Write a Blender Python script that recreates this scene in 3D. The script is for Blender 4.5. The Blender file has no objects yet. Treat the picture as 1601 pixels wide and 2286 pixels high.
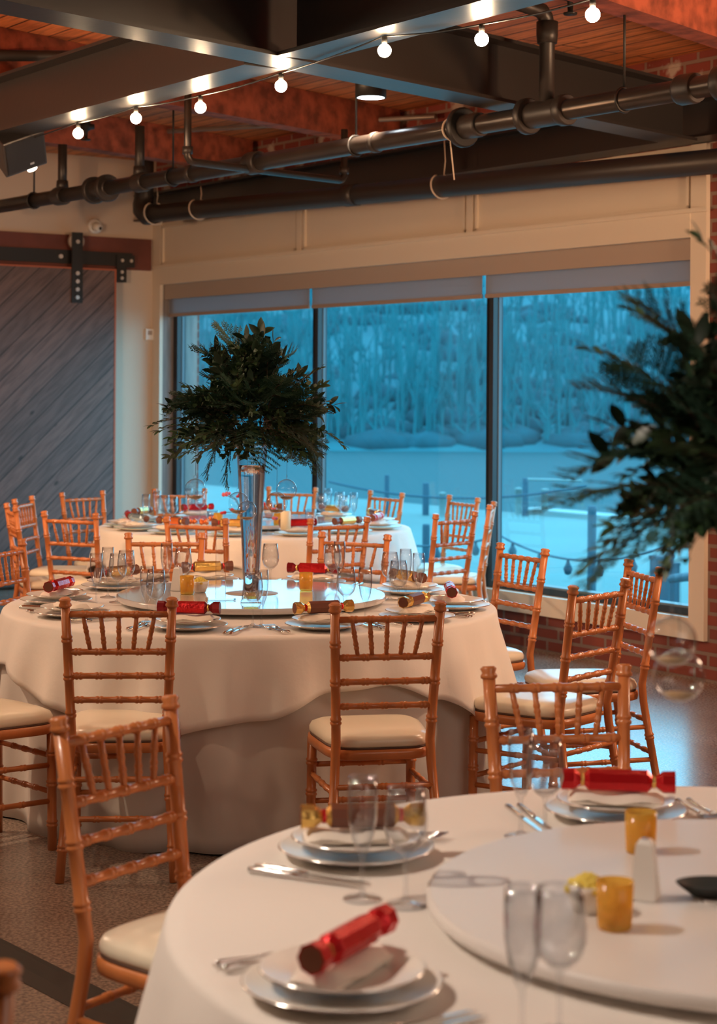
import bpy, math, random
from mathutils import Vector, Matrix
random.seed(7)
S = bpy.context.scene
C = S.collection
PI = math.pi
R_ = math.radians

# ------------------------------------------------------------------ camera
CAM_H = 1.60; FPX = 4150.0; HORIZON = 871.0; ROLL = 0.006
cd = bpy.data.cameras.new('camera'); cam = bpy.data.objects.new('camera', cd); C.objects.link(cam)
cd.sensor_fit = 'VERTICAL'; cd.sensor_height = 36.0; cd.sensor_width = 24.0
cd.lens = FPX/2286*36.0
cd.shift_y = -(1143-HORIZON)/2286
cam.matrix_world = Matrix.Translation((0, 0, CAM_H)) @ Matrix.Rotation(PI/2, 4, 'X') @ Matrix.Rotation(ROLL, 4, 'Z')
cd.clip_start = 0.05; cd.clip_end = 800
cd.dof.use_dof = True; cd.dof.focus_distance = 6.6; cd.dof.aperture_fstop = 4.8
S.camera = cam
S.view_settings.view_transform = 'Standard'; S.view_settings.look = 'None'
S.view_settings.gamma = 1.0; S.view_settings.exposure = 0.62
S.view_settings.use_curve_mapping = False
S.cycles.transparent_max_bounces = 48; S.cycles.max_bounces = 14; S.cycles.transmission_bounces = 12; S.cycles.glossy_bounces = 6

def on(px, py, z):
    """floor-plan point (X, Y) seen at a photo pixel on the horizontal plane z"""
    y = py-ROLL*(px-800)-HORIZON
    Y = (CAM_H-z)*FPX/y
    return ((px-800+ROLL*y)/FPX*Y, Y)

# ------------------------------------------------------------------ sky (blue hour)
W = bpy.data.worlds.new('world'); S.world = W; W.use_nodes = True
nt = W.node_tree; nt.nodes.clear()
wo = nt.nodes.new('ShaderNodeOutputWorld'); bg = nt.nodes.new('ShaderNodeBackground')
tc = nt.nodes.new('ShaderNodeTexCoord'); sp = nt.nodes.new('ShaderNodeSeparateXYZ'); cr = nt.nodes.new('ShaderNodeValToRGB')
nt.links.new(tc.outputs['Generated'], sp.inputs[0]); nt.links.new(sp.outputs['Z'], cr.inputs[0])
cr.color_ramp.elements[0].position = 0.0; cr.color_ramp.elements[0].color = (0.14, 0.42, 0.58, 1)
cr.color_ramp.elements[1].position = 0.7; cr.color_ramp.elements[1].color = (0.14, 0.41, 0.60, 1)
nt.links.new(cr.outputs[0], bg.inputs[0]); bg.inputs[1].default_value = 5.8
nt.links.new(bg.outputs[0], wo.inputs[0])

# ------------------------------------------------------------------ room lamps and added fill lights
def lamp(kind, loc, energy, col, target=None, **kw):
    d = bpy.data.lights.new('lamp', kind); d.energy = energy; d.color = col
    for k, v in kw.items(): setattr(d, k, v)
    o = bpy.data.objects.new('room_or_fill_lamp', d); C.objects.link(o); o.location = loc
    if target is not None:
        o.rotation_euler = (Vector(target)-Vector(loc)).to_track_quat('-Z', 'Y').to_euler()
    return o
WARM = (1.0, 0.70, 0.47)
WARM2 = (1.0, 0.55, 0.28)
def spot(loc, tgt, e, deg=50, col=WARM, size=0.05, blend=0.5):
    return lamp('SPOT', loc, e, col, tgt, spot_size=R_(deg), spot_blend=blend, shadow_soft_size=size)
NEUTRAL = (1.0, 0.82, 0.67)
spot((-1.9, 2.9, 3.1), (0.95, 2.9, .75), 175, 70, NEUTRAL)
spot((-3.0, 6.9, 3.1), (-.4, 7.5, .7), 120, 60)
spot((2.2, 7.2, 3.1), (-.2, 7.3, .7), 110, 60)
spot((-1.6, 4.9, 3.1), (-.7, 5.0, .4), 22, 75)
spot((-3.0, 10.2, 3.1), (-.7, 11.4, .7), 115, 60)
spot((.055, 9.55, 3.09), (-.3, 10.2, .7), 50, 80)
# added unseen uplights that brighten the timber ceiling
spot((-3.7, 7.0, 2.1), (-1.2, 10.5, 3.5), 240, 95, WARM2, .15)
spot((3.6, 6.2, 2.1), (1.0, 9.6, 3.5), 220, 95, WARM2, .15)
lamp('POINT', (-4.2, 8.2, 2.5), 70, WARM, shadow_soft_size=.35)  # added unseen fill, this one and the next, lifting ceiling and walls
lamp('POINT', (3.9, 6.6, 2.5), 110, WARM, shadow_soft_size=.35)
lamp('AREA', (2.5, 1.5, 3.3), 34, NEUTRAL, (0.5, 6, .3), shape='RECTANGLE', size=3.0, size_y=3.0)  # both area lights are added soft fill, not fixtures of the room
lamp('AREA', (-3.0, 5.0, 3.3), 25, WARM, (0, 9, 1.0), shape='RECTANGLE', size=3.0, size_y=3.0)

# ------------------------------------------------------------------ materials
def mat(name, col, rough=.5, metal=0, spec=.5, noise=0, nscale=8, bump=0, bscale=60, col2=None, coat=0, emit=None, estr=0, sheen=0, stretch=None):
    m = bpy.data.materials.new(name); m.use_nodes = True
    n = m.node_tree; b = n.nodes['Principled BSDF']
    b.inputs['Base Color'].default_value = (*col, 1); b.inputs['Roughness'].default_value = rough
    b.inputs['Metallic'].default_value = metal; b.inputs['Specular IOR Level'].default_value = spec
    b.inputs['Coat Weight'].default_value = coat; b.inputs['Coat Roughness'].default_value = .08
    if emit: b.inputs['Emission Color'].default_value = (*emit, 1); b.inputs['Emission Strength'].default_value = estr
    if sheen: b.inputs['Sheen Weight'].default_value = sheen
    if noise or bump:
        tc = n.nodes.new('ShaderNodeTexCoord'); mp = n.nodes.new('ShaderNodeMapping'); n.links.new(tc.outputs['Object'], mp.inputs[0])
        if stretch: mp.inputs['Scale'].default_value = stretch
        if noise:
            t = n.nodes.new('ShaderNodeTexNoise'); t.inputs['Scale'].default_value = nscale; t.inputs['Detail'].default_value = 6
            n.links.new(mp.outputs[0], t.inputs[0])
            r = n.nodes.new('ShaderNodeValToRGB'); r.color_ramp.elements[0].position = .35; r.color_ramp.elements[1].position = .65
            c2 = col2 or tuple(c*(1-noise) for c in col)
            r.color_ramp.elements[0].color = (*c2, 1); r.color_ramp.elements[1].color = (*col, 1)
            n.links.new(t.outputs['Fac'], r.inputs[0]); n.links.new(r.outputs[0], b.inputs['Base Color'])
        if bump:
            t2 = n.nodes.new('ShaderNodeTexNoise'); t2.inputs['Scale'].default_value = bscale; t2.inputs['Detail'].default_value = 4
            n.links.new(mp.outputs[0], t2.inputs[0])
            bp = n.nodes.new('ShaderNodeBump'); bp.inputs['Strength'].default_value = bump; bp.inputs['Distance'].default_value = .01
            n.links.new(t2.outputs['Fac'], bp.inputs['Height']); n.links.new(bp.outputs[0], b.inputs['Normal'])
    return m

def glass_mat(name, tint=(.97, .98, 1), edge=(.62, .68, .74), strength=1.0, ior=1.45):
    """thin clear glass: see-through, with a Fresnel reflection and a denser rim"""
    m = bpy.data.materials.new(name); m.use_nodes = True; n = m.node_tree; n.nodes.clear()
    out = n.nodes.new('ShaderNodeOutputMaterial'); mix = n.nodes.new('ShaderNodeMixShader')
    tr = n.nodes.new('ShaderNodeBsdfTransparent'); gl = n.nodes.new('ShaderNodeBsdfGlossy')
    gl.inputs['Roughness'].default_value = .03
    lf = n.nodes.new('ShaderNodeLayerWeight'); lf.inputs[0].default_value = .5
    pw = n.nodes.new('ShaderNodeMath'); pw.operation = 'POWER'; pw.inputs[1].default_value = 4.0
    n.links.new(lf.outputs['Facing'], pw.inputs[0])
    fr = n.nodes.new('ShaderNodeMath'); fr.operation = 'MULTIPLY_ADD'; fr.inputs[1].default_value = .85; fr.inputs[2].default_value = .045
    n.links.new(pw.outputs[0], fr.inputs[0])
    lw = n.nodes.new('ShaderNodeLayerWeight'); lw.inputs[0].default_value = .28
    r = n.nodes.new('ShaderNodeMixRGB'); r.inputs[1].default_value = (*tint, 1); r.inputs[2].default_value = (*edge, 1)
    n.links.new(lw.outputs['Facing'], r.inputs[0]); n.links.new(r.outputs[0], tr.inputs[0])
    mu = n.nodes.new('ShaderNodeMath'); mu.operation = 'MULTIPLY'; mu.inputs[1].default_value = strength; mu.use_clamp = True
    n.links.new(fr.outputs[0], mu.inputs[0]); n.links.new(mu.outputs[0], mix.inputs[0])
    n.links.new(tr.outputs[0], mix.inputs[1]); n.links.new(gl.outputs[0], mix.inputs[2]); n.links.new(mix.outputs[0], out.inputs[0])
    return m

def frame_coords(n, swz='uz'):
    """world position expressed along the window wall (u), away from it (v) and up (z)"""
    g = n.nodes.new('ShaderNodeNewGeometry'); mp = n.nodes.new('ShaderNodeMapping'); mp.vector_type = 'POINT'
    ang = math.atan2(.8216, .5701)
    mp.inputs['Rotation'].default_value = (0, 0, ang)
    n.links.new(g.outputs['Position'], mp.inputs[0])
    s = n.nodes.new('ShaderNodeSeparateXYZ'); n.links.new(mp.outputs[0], s.inputs[0])
    c = n.nodes.new('ShaderNodeCombineXYZ')
    src = {'u': s.outputs[0], 'v': s.outputs[1], 'z': s.outputs[2]}
    n.links.new(src[swz[0]], c.inputs[0]); n.links.new(src[swz[1]], c.inputs[1])
    return c

def brick_mat(name, c1, c2, mortar, swz='uz', bw=.21, bh=.075, mort=.011, rough=.85, wash=None):
    m = bpy.data.materials.new(name); m.use_nodes = True; n = m.node_tree; b = n.nodes['Principled BSDF']
    c = frame_coords(n, swz)
    t = n.nodes.new('ShaderNodeTexBrick'); t.inputs['Scale'].default_value = 1
    t.inputs['Brick Width'].default_value = bw; t.inputs['Row Height'].default_value = bh; t.inputs['Mortar Size'].default_value = mort
    t.inputs['Color1'].default_value = (*c1, 1); t.inputs['Color2'].default_value = (*c2, 1); t.inputs['Mortar'].default_value = (*mortar, 1)
    t.inputs['Bias'].default_value = 0
    n.links.new(c.outputs[0], t.inputs[0])
    last = t.outputs['Color']
    if wash:
        nz = n.nodes.new('ShaderNodeTexNoise'); nz.inputs['Scale'].default_value = 5; nz.inputs['Detail'].default_value = 5
        n.links.new(c.outputs[0], nz.inputs[0]); rp = n.nodes.new('ShaderNodeValToRGB')
        rp.color_ramp.elements[0].position = .55; rp.color_ramp.elements[1].position = .62
        n.links.new(nz.outputs['Fac'], rp.inputs[0]); mx = n.nodes.new('ShaderNodeMixRGB'); mx.inputs[2].default_value = (*wash, 1)
        n.links.new(rp.outputs[0], mx.inputs[0]); n.links.new(last, mx.inputs[1]); last = mx.outputs[0]
    n.links.new(last, b.inputs['Base Color']); b.inputs['Roughness'].default_value = rough
    bp = n.nodes.new('ShaderNodeBump'); bp.inputs['Distance'].default_value = .008; bp.invert = True
    n.links.new(t.outputs['Fac'], bp.inputs['Height']); n.links.new(bp.outputs[0], b.inputs['Normal'])
    return m

def plank_mat(name, c1, c2, gap, swz, pw, plen, rot=0, rough=.6, knots=True, gaps=.006):
    m = bpy.data.materials.new(name); m.use_nodes = True; n = m.node_tree; b = n.nodes['Principled BSDF']
    c = frame_coords(n, swz)
    mp = n.nodes.new('ShaderNodeMapping'); mp.inputs['Rotation'].default_value = (0, 0, rot); n.links.new(c.outputs[0], mp.inputs[0])
    t = n.nodes.new('ShaderNodeTexBrick'); t.inputs['Scale'].default_value = 1
    t.inputs['Brick Width'].default_value = plen; t.inputs['Row Height'].default_value = pw; t.inputs['Mortar Size'].default_value = gaps
    t.inputs['Color1'].default_value = (*c1, 1); t.inputs['Color2'].default_value = (*c2, 1); t.inputs['Mortar'].default_value = (*gap, 1)
    n.links.new(mp.outputs[0], t.inputs[0])
    mp2 = n.nodes.new('ShaderNodeMapping'); mp2.inputs['Scale'].default_value = (2.5, 22, 1); n.links.new(mp.outputs[0], mp2.inputs[0])
    nz = n.nodes.new('ShaderNodeTexNoise'); nz.inputs['Scale'].default_value = 1.6; nz.inputs['Detail'].default_value = 7; nz.inputs['Distortion'].default_value = .6
    n.links.new(mp2.outputs[0], nz.inputs[0])
    rp = n.nodes.new('ShaderNodeValToRGB'); rp.color_ramp.elements[0].position = .3; rp.color_ramp.elements[1].position = .62
    rp.color_ramp.elements[0].color = (.45, .45, .45, 1); rp.color_ramp.elements[1].color = (1, 1, 1, 1)
    n.links.new(nz.outputs['Fac'], rp.inputs[0])
    mx = n.nodes.new('ShaderNodeMixRGB'); mx.blend_type = 'MULTIPLY'; mx.inputs[0].default_value = .85
    n.links.new(t.outputs['Color'], mx.inputs[1]); n.links.new(rp.outputs[0], mx.inputs[2])
    last = mx.outputs[0]
    if knots:
        v = n.nodes.new('ShaderNodeTexVoronoi'); v.inputs['Scale'].default_value = 2.2
        mp3 = n.nodes.new('ShaderNodeMapping'); mp3.inputs['Scale'].default_value = (1, 1.8, 1); n.links.new(mp.outputs[0], mp3.inputs[0]); n.links.new(mp3.outputs[0], v.inputs[0])
        rk = n.nodes.new('ShaderNodeValToRGB'); rk.color_ramp.elements[0].position = .03; rk.color_ramp.elements[1].position = .075
        rk.color_ramp.elements[0].color = (.3, .3, .3, 1); rk.color_ramp.elements[1].color = (1, 1, 1, 1)
        n.links.new(v.outputs['Distance'], rk.inputs[0])
        mk = n.nodes.new('ShaderNodeMixRGB'); mk.blend_type = 'MULTIPLY'; mk.inputs[0].default_value = 1
        n.links.new(last, mk.inputs[1]); n.links.new(rk.outputs[0], mk.inputs[2]); last = mk.outputs[0]
    n.links.new(last, b.inputs['Base Color']); b.inputs['Roughness'].default_value = rough
    return m

M = {}
M['cloth'] = mat('table_linen', (.80, .75, .69), .75, sheen=.2, bump=.12, bscale=25)
M['undercloth'] = mat('long_linen', (.70, .66, .61), .8, sheen=.15, bump=.12, bscale=20)
M['wood'] = mat('honey_chair_wood', (.62, .205, .062), .32, noise=.28, nscale=9, stretch=(1, 1, .15), coat=.25)
M['vinyl'] = mat('cream_vinyl', (.80, .71, .55), .28, spec=.5)
M['welt'] = mat('dark_seat_edge', (.10, .05, .03), .6)
M['china'] = mat('white_china', (.80, .75, .68), .3, spec=.3)
M['green_rim'] = mat('green_glass_rim', (.12, .38, .25), .1)
M['napkin'] = mat('cream_napkin', (.82, .74, .64), .8, bump=.15, bscale=40)
M['steel'] = mat('polished_steel', (.72, .70, .68), .16, metal=1)
M['redfoil'] = mat('red_foil', (.62, .015, .02), .22, metal=.55, bump=.25, bscale=60)
M['darkred'] = mat('dark_red_foil', (.25, .01, .015), .25, metal=.5)
M['goldfoil'] = mat('gold_foil', (.85, .55, .16), .22, metal=.8, bump=.3, bscale=60)
M['brownfoil'] = mat('brown_card', (.16, .05, .025), .4)
M['silverfoil'] = mat('silver_blue_foil', (.45, .62, .72), .2, metal=.8)
M['orangefoil'] = mat('orange_foil', (.8, .2, .05), .25, metal=.6)
M['susan'] = mat('white_laminate', (.60, .58, .56), .08, spec=.7, coat=.6)
M['susan_matt'] = mat('low_glare_laminate', (.74, .70, .66), .38, spec=.4)  # same laminate as above, weaker glare at this angle put into the material
M['susanpad'] = mat('beige_disc', (.42, .37, .33), .5)
M['glass'] = glass_mat('clear_glass', (.985, .99, .995), (.70, .73, .76), 1.7)
M['window_glass'] = glass_mat('window_glass', (.97, .985, .99), (.95, .97, .98), .7)
M['leaf_dark'] = mat('dark_green_leaf', (.020, .052, .024), .45, noise=.5, nscale=6)
M['leaf_mid'] = mat('mid_green_leaf', (.042, .092, .032), .5, noise=.45, nscale=6)
M['leaf_fern'] = mat('fern_green', (.022, .078, .042), .6, noise=.4, nscale=5)
M['twig'] = mat('brown_twig', (.08, .045, .025), .7)
M['steelbeam'] = mat('dark_painted_steel', (.030, .026, .025), .36, spec=.6, bump=.05, bscale=30)
M['pipe'] = mat('dark_steel_pipe', (.07, .058, .052), .28, metal=.55, noise=.25, nscale=5)
M['blackpipe'] = mat('black_pipe', (.030, .024, .022), .42)
M['black'] = mat('black_iron', (.015, .014, .014), .45)
M['joist'] = mat('old_red_timber', (.42, .10, .05), .75, noise=.6, nscale=11, bump=.4, bscale=12, stretch=(1, 1, 1))
M['conduit'] = mat('grey_conduit', (.33, .28, .25), .4, metal=.5)
M['bolt'] = mat('steel_bolt', (.75, .72, .70), .3, metal=.8)
M['plaster'] = mat('cream_plaster', (.60, .49, .39), .85, bump=.08, bscale=30)
M['trim'] = mat('cream_paint', (.70, .60, .48), .5)
M['jamb'] = mat('taupe_jamb', (.26, .22, .20), .6, noise=.3, nscale=6, stretch=(6, 6, .6))
M['frame'] = mat('dark_window_frame', (.022, .026, .032), .4)
M['bead'] = mat('aluminium_bead', (.13, .16, .18), .6)
M['redboard'] = mat('dark_red_board', (.17, .045, .03), .6, noise=.3, nscale=4)
M['orangeedge'] = mat('orange_raw_edge', (.45, .11, .05), .6)
M['white'] = mat('white_plastic', (.78, .75, .70), .4)
M['twine'] = mat('pale_twine', (.60, .48, .38), .8)
M['fascia'] = mat('taupe_fascia', (.40, .31, .25), .6)
M['hem'] = mat('hem_bar', (.34, .25, .20), .5)
M['bulb'] = mat('glowing_bulb', (1, .9, .8), .3, emit=(1.0, .70, .42), estr=150)
M['lens'] = mat('lamp_lens', (.9, .9, .9), .3, emit=(.75, .9, 1.0), estr=7)
M['lens2'] = mat('warm_lamp_lens', (.9, .9, .9), .3, emit=(1, .8, .6), estr=14)
M['sand'] = mat('amber_sand', (.45, .27, .12), .8)
M['wax'] = mat('ivory_wax', (.82, .72, .5), .5)
M['red_petal'] = mat('red_petal', (.6, .02, .03), .5)
M['pink_petal'] = mat('pink_petal', (.65, .12, .16), .5)
M['lemon'] = mat('yellow_flower', (.80, .62, .10), .6)
M['mat_dark'] = mat('charcoal_rubber', (.03, .034, .032), .6)

def blind_mat():
    m = bpy.data.materials.new('translucent_blind'); m.use_nodes = True; n = m.node_tree; n.nodes.clear()
    o = n.nodes.new('ShaderNodeOutputMaterial'); mx = n.nodes.new('ShaderNodeMixShader'); mx.inputs[0].default_value = .45
    d = n.nodes.new('ShaderNodeBsdfDiffuse'); d.inputs[0].default_value = (.42, .40, .40, 1)
    t = n.nodes.new('ShaderNodeBsdfTranslucent'); t.inputs[0].default_value = (.42, .42, .44, 1)
    n.links.new(d.outputs[0], mx.inputs[1]); n.links.new(t.outputs[0], mx.inputs[2]); n.links.new(mx.outputs[0], o.inputs[0])
    return m
M['blind'] = blind_mat()
def amber_mat():
    m = bpy.data.materials.new('amber_glass'); m.use_nodes = True; n = m.node_tree; n.nodes.clear()
    o = n.nodes.new('ShaderNodeOutputMaterial'); mx = n.nodes.new('ShaderNodeMixShader')
    tr = n.nodes.new('ShaderNodeBsdfTransparent'); tr.inputs[0].default_value = (.98, .74, .28, 1)
    pr = n.nodes.new('ShaderNodeBsdfPrincipled'); pr.inputs['Base Color'].default_value = (.90, .58, .12, 1); pr.inputs['Roughness'].default_value = .15
    mx.inputs[0].default_value = .38
    n.links.new(tr.outputs[0], mx.inputs[1]); n.links.new(pr.outputs[0], mx.inputs[2]); n.links.new(mx.outputs[0], o.inputs[0])
    return m
M['amber'] = amber_mat()
def water_mat():
    m = bpy.data.materials.new('vase_water'); m.use_nodes = True; n = m.node_tree; b = n.nodes['Principled BSDF']
    b.inputs['Transmission Weight'].default_value = 1; b.inputs['IOR'].default_value = 1.33; b.inputs['Roughness'].default_value = .0
    b.inputs['Base Color'].default_value = (.93, .97, 1, 1)
    return m
M['water'] = water_mat()
def lake_mat():
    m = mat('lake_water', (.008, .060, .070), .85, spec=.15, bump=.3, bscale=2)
    return m
M['lake'] = lake_mat()
def floor_mat():
    m = bpy.data.materials.new('polished_concrete'); m.use_nodes = True; n = m.node_tree; b = n.nodes['Principled BSDF']
    g = n.nodes.new('ShaderNodeNewGeometry')
    a = n.nodes.new('ShaderNodeTexNoise'); a.inputs['Scale'].default_value = 1.3; a.inputs['Detail'].default_value = 8
    c = n.nodes.new('ShaderNodeTexNoise'); c.inputs['Scale'].default_value = 90; c.inputs['Detail'].default_value = 2
    n.links.new(g.outputs['Position'], a.inputs[0]); n.links.new(g.outputs['Position'], c.inputs[0])
    r = n.nodes.new('ShaderNodeValToRGB'); r.color_ramp.elements[0].position = .3; r.color_ramp.elements[1].position = .7
    r.color_ramp.elements[0].color = (.23, .18, .145, 1); r.color_ramp.elements[1].color = (.37, .30, .245, 1)
    r2 = n.nodes.new('ShaderNodeValToRGB'); r2.color_ramp.elements[0].position = .38; r2.color_ramp.elements[1].position = .62
    r2.color_ramp.elements[0].color = (.55, .55, .55, 1); r2.color_ramp.elements[1].color = (1.25, 1.22, 1.2, 1)
    mx = n.nodes.new('ShaderNodeMixRGB'); mx.blend_type = 'MULTIPLY'; mx.inputs[0].default_value = 1
    n.links.new(a.outputs['Fac'], r.inputs[0]); n.links.new(c.outputs['Fac'], r2.inputs[0])
    n.links.new(r.outputs[0], mx.inputs[1]); n.links.new(r2.outputs[0], mx.inputs[2]); n.links.new(mx.outputs[0], b.inputs['Base Color'])
    r3 = n.nodes.new('ShaderNodeValToRGB'); r3.color_ramp.elements[0].color = (.16, .16, .16, 1); r3.color_ramp.elements[1].color = (.32, .32, .32, 1)
    n.links.new(a.outputs['Fac'], r3.inputs[0]); n.links.new(r3.outputs[0], b.inputs['Roughness'])
    b.inputs['Specular IOR Level'].default_value = .6
    return m
M['floor'] = floor_mat()
M['brick'] = brick_mat('red_brick', (.24, .055, .035), (.16, .035, .025), (.22, .15, .12))
M['brick_ceiling'] = brick_mat('whitewashed_brick', (.30, .06, .04), (.20, .04, .03), (.28, .18, .14), wash=(.5, .4, .33))
M['ceiling'] = plank_mat('ceiling_planks', (.86, .28, .09), (.70, .20, .06), (.05, .015, .01), 'uv', .14, 3.1)
M['door_planks'] = plank_mat('weathered_planks', (.19, .115, .10), (.135, .088, .080), (.025, .018, .018), 'vz', .145, 9.0, rot=R_(-43), gaps=.004)

# ------------------------------------------------------------------ mesh helpers
class MB:
    def __init__(s): s.v = []; s.f = []; s.sm = []; s.mi = []
    def add(s, vs, fs, smooth=False, mi=0):
        b = len(s.v); s.v += [tuple(v) for v in vs]
        for f in fs: s.f.append(tuple(b+i for i in f)); s.sm.append(smooth); s.mi.append(mi)
        return s
    def box(s, a, b, fn=None, mi=0):
        x0, y0, z0 = a; x1, y1, z1 = b
        vs = [(x0, y0, z0), (x1, y0, z0), (x1, y1, z0), (x0, y1, z0), (x0, y0, z1), (x1, y0, z1), (x1, y1, z1), (x0, y1, z1)]
        if fn: vs = [fn(*v) for v in vs]
        return s.add(vs, [(0, 3, 2, 1), (4, 5, 6, 7), (0, 1, 5, 4), (1, 2, 6, 5), (2, 3, 7, 6), (3, 0, 4, 7)], False, mi)
    def tube(s, pts, rad, seg=10, cap=True, smooth=True, mi=0):
        pts = [Vector(p) for p in pts]; n = len(pts)
        if not hasattr(rad, '__len__'): rad = [rad]*n
        t0 = (pts[1]-pts[0]).normalized()
        up = Vector((0, 0, 1)) if abs(t0.z) < .9 else Vector((1, 0, 0))
        x = t0.cross(up).normalized(); vs = []
        for i, p in enumerate(pts):
            if i == 0: t = t0
            elif i == n-1: t = (pts[i]-pts[i-1]).normalized()
            else:
                t = (pts[i+1]-pts[i]).normalized()+(pts[i]-pts[i-1]).normalized()
                t = t.normalized() if t.length > 1e-6 else (pts[i]-pts[i-1]).normalized()
            x = (x-t*x.dot(t)).normalized(); y = t.cross(x)
            for k in range(seg):
                a = 2*PI*k/seg; vs.append(p+(x*math.cos(a)+y*math.sin(a))*rad[i])
        fs = [(i*seg+k, i*seg+(k+1) % seg, (i+1)*seg+(k+1) % seg, (i+1)*seg+k) for i in range(n-1) for k in range(seg)]
        s.add(vs, fs, smooth, mi)
        if cap:
            b = len(s.v)-n*seg
            s.f.append(tuple(b+k for k in reversed(range(seg)))); s.sm.append(False); s.mi.append(mi)
            s.f.append(tuple(b+(n-1)*seg+k for k in range(seg))); s.sm.append(False); s.mi.append(mi)
        return s
    def lathe(s, prof, seg=24, c=(0, 0, 0), smooth=True, mi=0, cap=False, sx=1, sy=1):
        vs = []; n = len(prof)
        for r, z in prof:
            for k in range(seg):
                a = 2*PI*k/seg; vs.append((c[0]+r*math.cos(a)*sx, c[1]+r*math.sin(a)*sy, c[2]+z))
        fs = [(i*seg+k, i*seg+(k+1) % seg, (i+1)*seg+(k+1) % seg, (i+1)*seg+k) for i in range(n-1) for k in range(seg)]
        if cap: fs += [tuple(reversed(range(seg))), tuple((n-1)*seg+k for k in range(seg))]
        return s.add(vs, fs, smooth, mi)
    def build(s, name, m, parent=None, loc=None):
        me = bpy.data.meshes.new(name); me.from_pydata(s.v, [], s.f)
        ms = m if isinstance(m, (list, tuple)) else [m]
        for q in ms: me.materials.append(q)
        me.polygons.foreach_set('use_smooth', s.sm); me.polygons.foreach_set('material_index', s.mi); me.update()
        o = bpy.data.objects.new(name, me); C.objects.link(o)
        if parent: o.parent = parent
        if loc: o.location = loc
        return o

def tag(o, label, cat, group=None, kind=None):
    o['label'] = label; o['category'] = cat
    if group: o['group'] = group
    if kind: o['kind'] = kind
    return o
def struct(o): o['kind'] = 'structure'; return o
def thing(name, label, cat, loc=(0, 0, 0), rz=0, group=None):
    o = bpy.data.objects.new(name, None); C.objects.link(o); o.location = loc; o.rotation_euler = (0, 0, rz)
    o.empty_display_size = .05
    return tag(o, label, cat, group)
KIDS = {}
def kids(o):
    return [c for c in bpy.data.objects if c.parent == o]
def snapshot(o):
    """thing -> nested list of its parts, taken once"""
    return (o, [snapshot(c) for c in kids(o)])
def copy_tree(snap, parent=None):
    c = snap[0].copy(); C.objects.link(c)
    if parent: c.parent = parent
    for s in snap[1]: copy_tree(s, c)
    return c
class Proto:
    def __init__(s, root): s.snap = snapshot(root); s.used = False
    def place(s, loc, rz, label, group=None, scale=None):
        if not s.used: o = s.snap[0]; s.used = True
        else: o = copy_tree(s.snap)
        o.location = loc; o.rotation_euler = (0, 0, rz)
        o['label'] = label
        if group: o['group'] = group
        if scale: o.scale = (scale, scale, scale)
        return o
PENDING = []

# ------------------------------------------------------------------ building frame
C0 = Vector((-1.706, 15.56)); U = Vector((.5701, -.8216)); V = Vector((-.8216, -.5701))
def RW(u, v, z):
    p = C0+U*u+V*v; return (p.x, p.y, z)
UL, VL, ZC = 18.0, 12.0, 3.50     # room size along and away from the window wall, plank height
def fb(name, m, u0, u1, v0, v1, z0, z1, parent=None):
    return MB().box((u0, v0, z0), (u1, v1, z1), RW).build(name, m, parent)

struct(fb('floor', M['floor'], -.3, UL+.3, -.35, VL+.3, -.25, 0))
struct(fb('ceiling', M['ceiling'], -.3, UL+.3, -.35, VL+.3, ZC, ZC+.1))
# window wall
w = MB()
WT = -.35
w.box((6.35, WT, 0), (UL+.3, 0, 2.98), RW)        # right of the window
w.box((-.3, WT, 0), (6.35, 0, .24), RW)           # below the sill
w.box((-.3, WT, .24), (.05, 0, 2.98), RW)
w.box((-.3, WT, 2.6), (6.35, 0, 2.98), RW)
struct(w.build('wall_far', M['brick']))
struct(fb('wall_far', M['brick_ceiling'], -.3, UL+.3, WT, 0, 2.98, ZC))
struct(fb('wall_left', M['plaster'], -.3, 0, 0, VL, 0, ZC))
struct(fb('wall_right', M['plaster'], UL, UL+.3, 0, VL, 0, ZC))
struct(fb('wall_near', M['plaster'], -.3, UL+.3, VL, VL+.3, 0, ZC))
# cream surround and panelling of the window
tr = MB()
tr.box((.0, -.0, .22), (.133, .03, 2.98), RW); tr.box((6.28, 0, .22), (6.40, .03, 2.98), RW)
tr.box((.133, 0, .22), (6.28, .03, .34), RW); tr.box((.133, 0, 2.465), (6.28, .035, 2.605), RW)
tr.box((.133, 0, 2.605), (6.28, .012, 2.98), RW)
struct(tr.build('trim_1', M['trim']))
tr = MB()
for a, b in ((.133, 2.22), (2.285, 4.25), (4.315, 6.28)):
    for (u0, u1, z0, z1) in ((a+.02, b-.02, 2.625, 2.645), (a+.02, b-.02, 2.93, 2.95), (a+.02, a+.04, 2.625, 2.95), (b-.04, b-.02, 2.625, 2.95)):
        tr.box((u0, .012, z0), (u1, .028, z1), RW)
tr.box((2.22, .012, 2.605), (2.285, .03, 2.98), RW); tr.box((4.25, .012, 2.605), (4.315, .03, 2.98), RW)
tr.box((-.0, .03, 2.60), (6.42, .05, 2.625), RW)
struct(tr.build('trim_2', M['trim']))
struct(fb('trim_3', M['jamb'], .045, .133, -.33, 0, .3, 2.6))
struct(fb('trim_4', M['jamb'], 6.28, 6.36, -.33, 0, .3, 2.6))
struct(fb('trim_5', M['trim'], .133, 6.28, -.34, 0, .24, .33))
struct(fb('trim_6', M['fascia'], .133, 6.28, -.34, 0, 2.465, 2.6))
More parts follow.
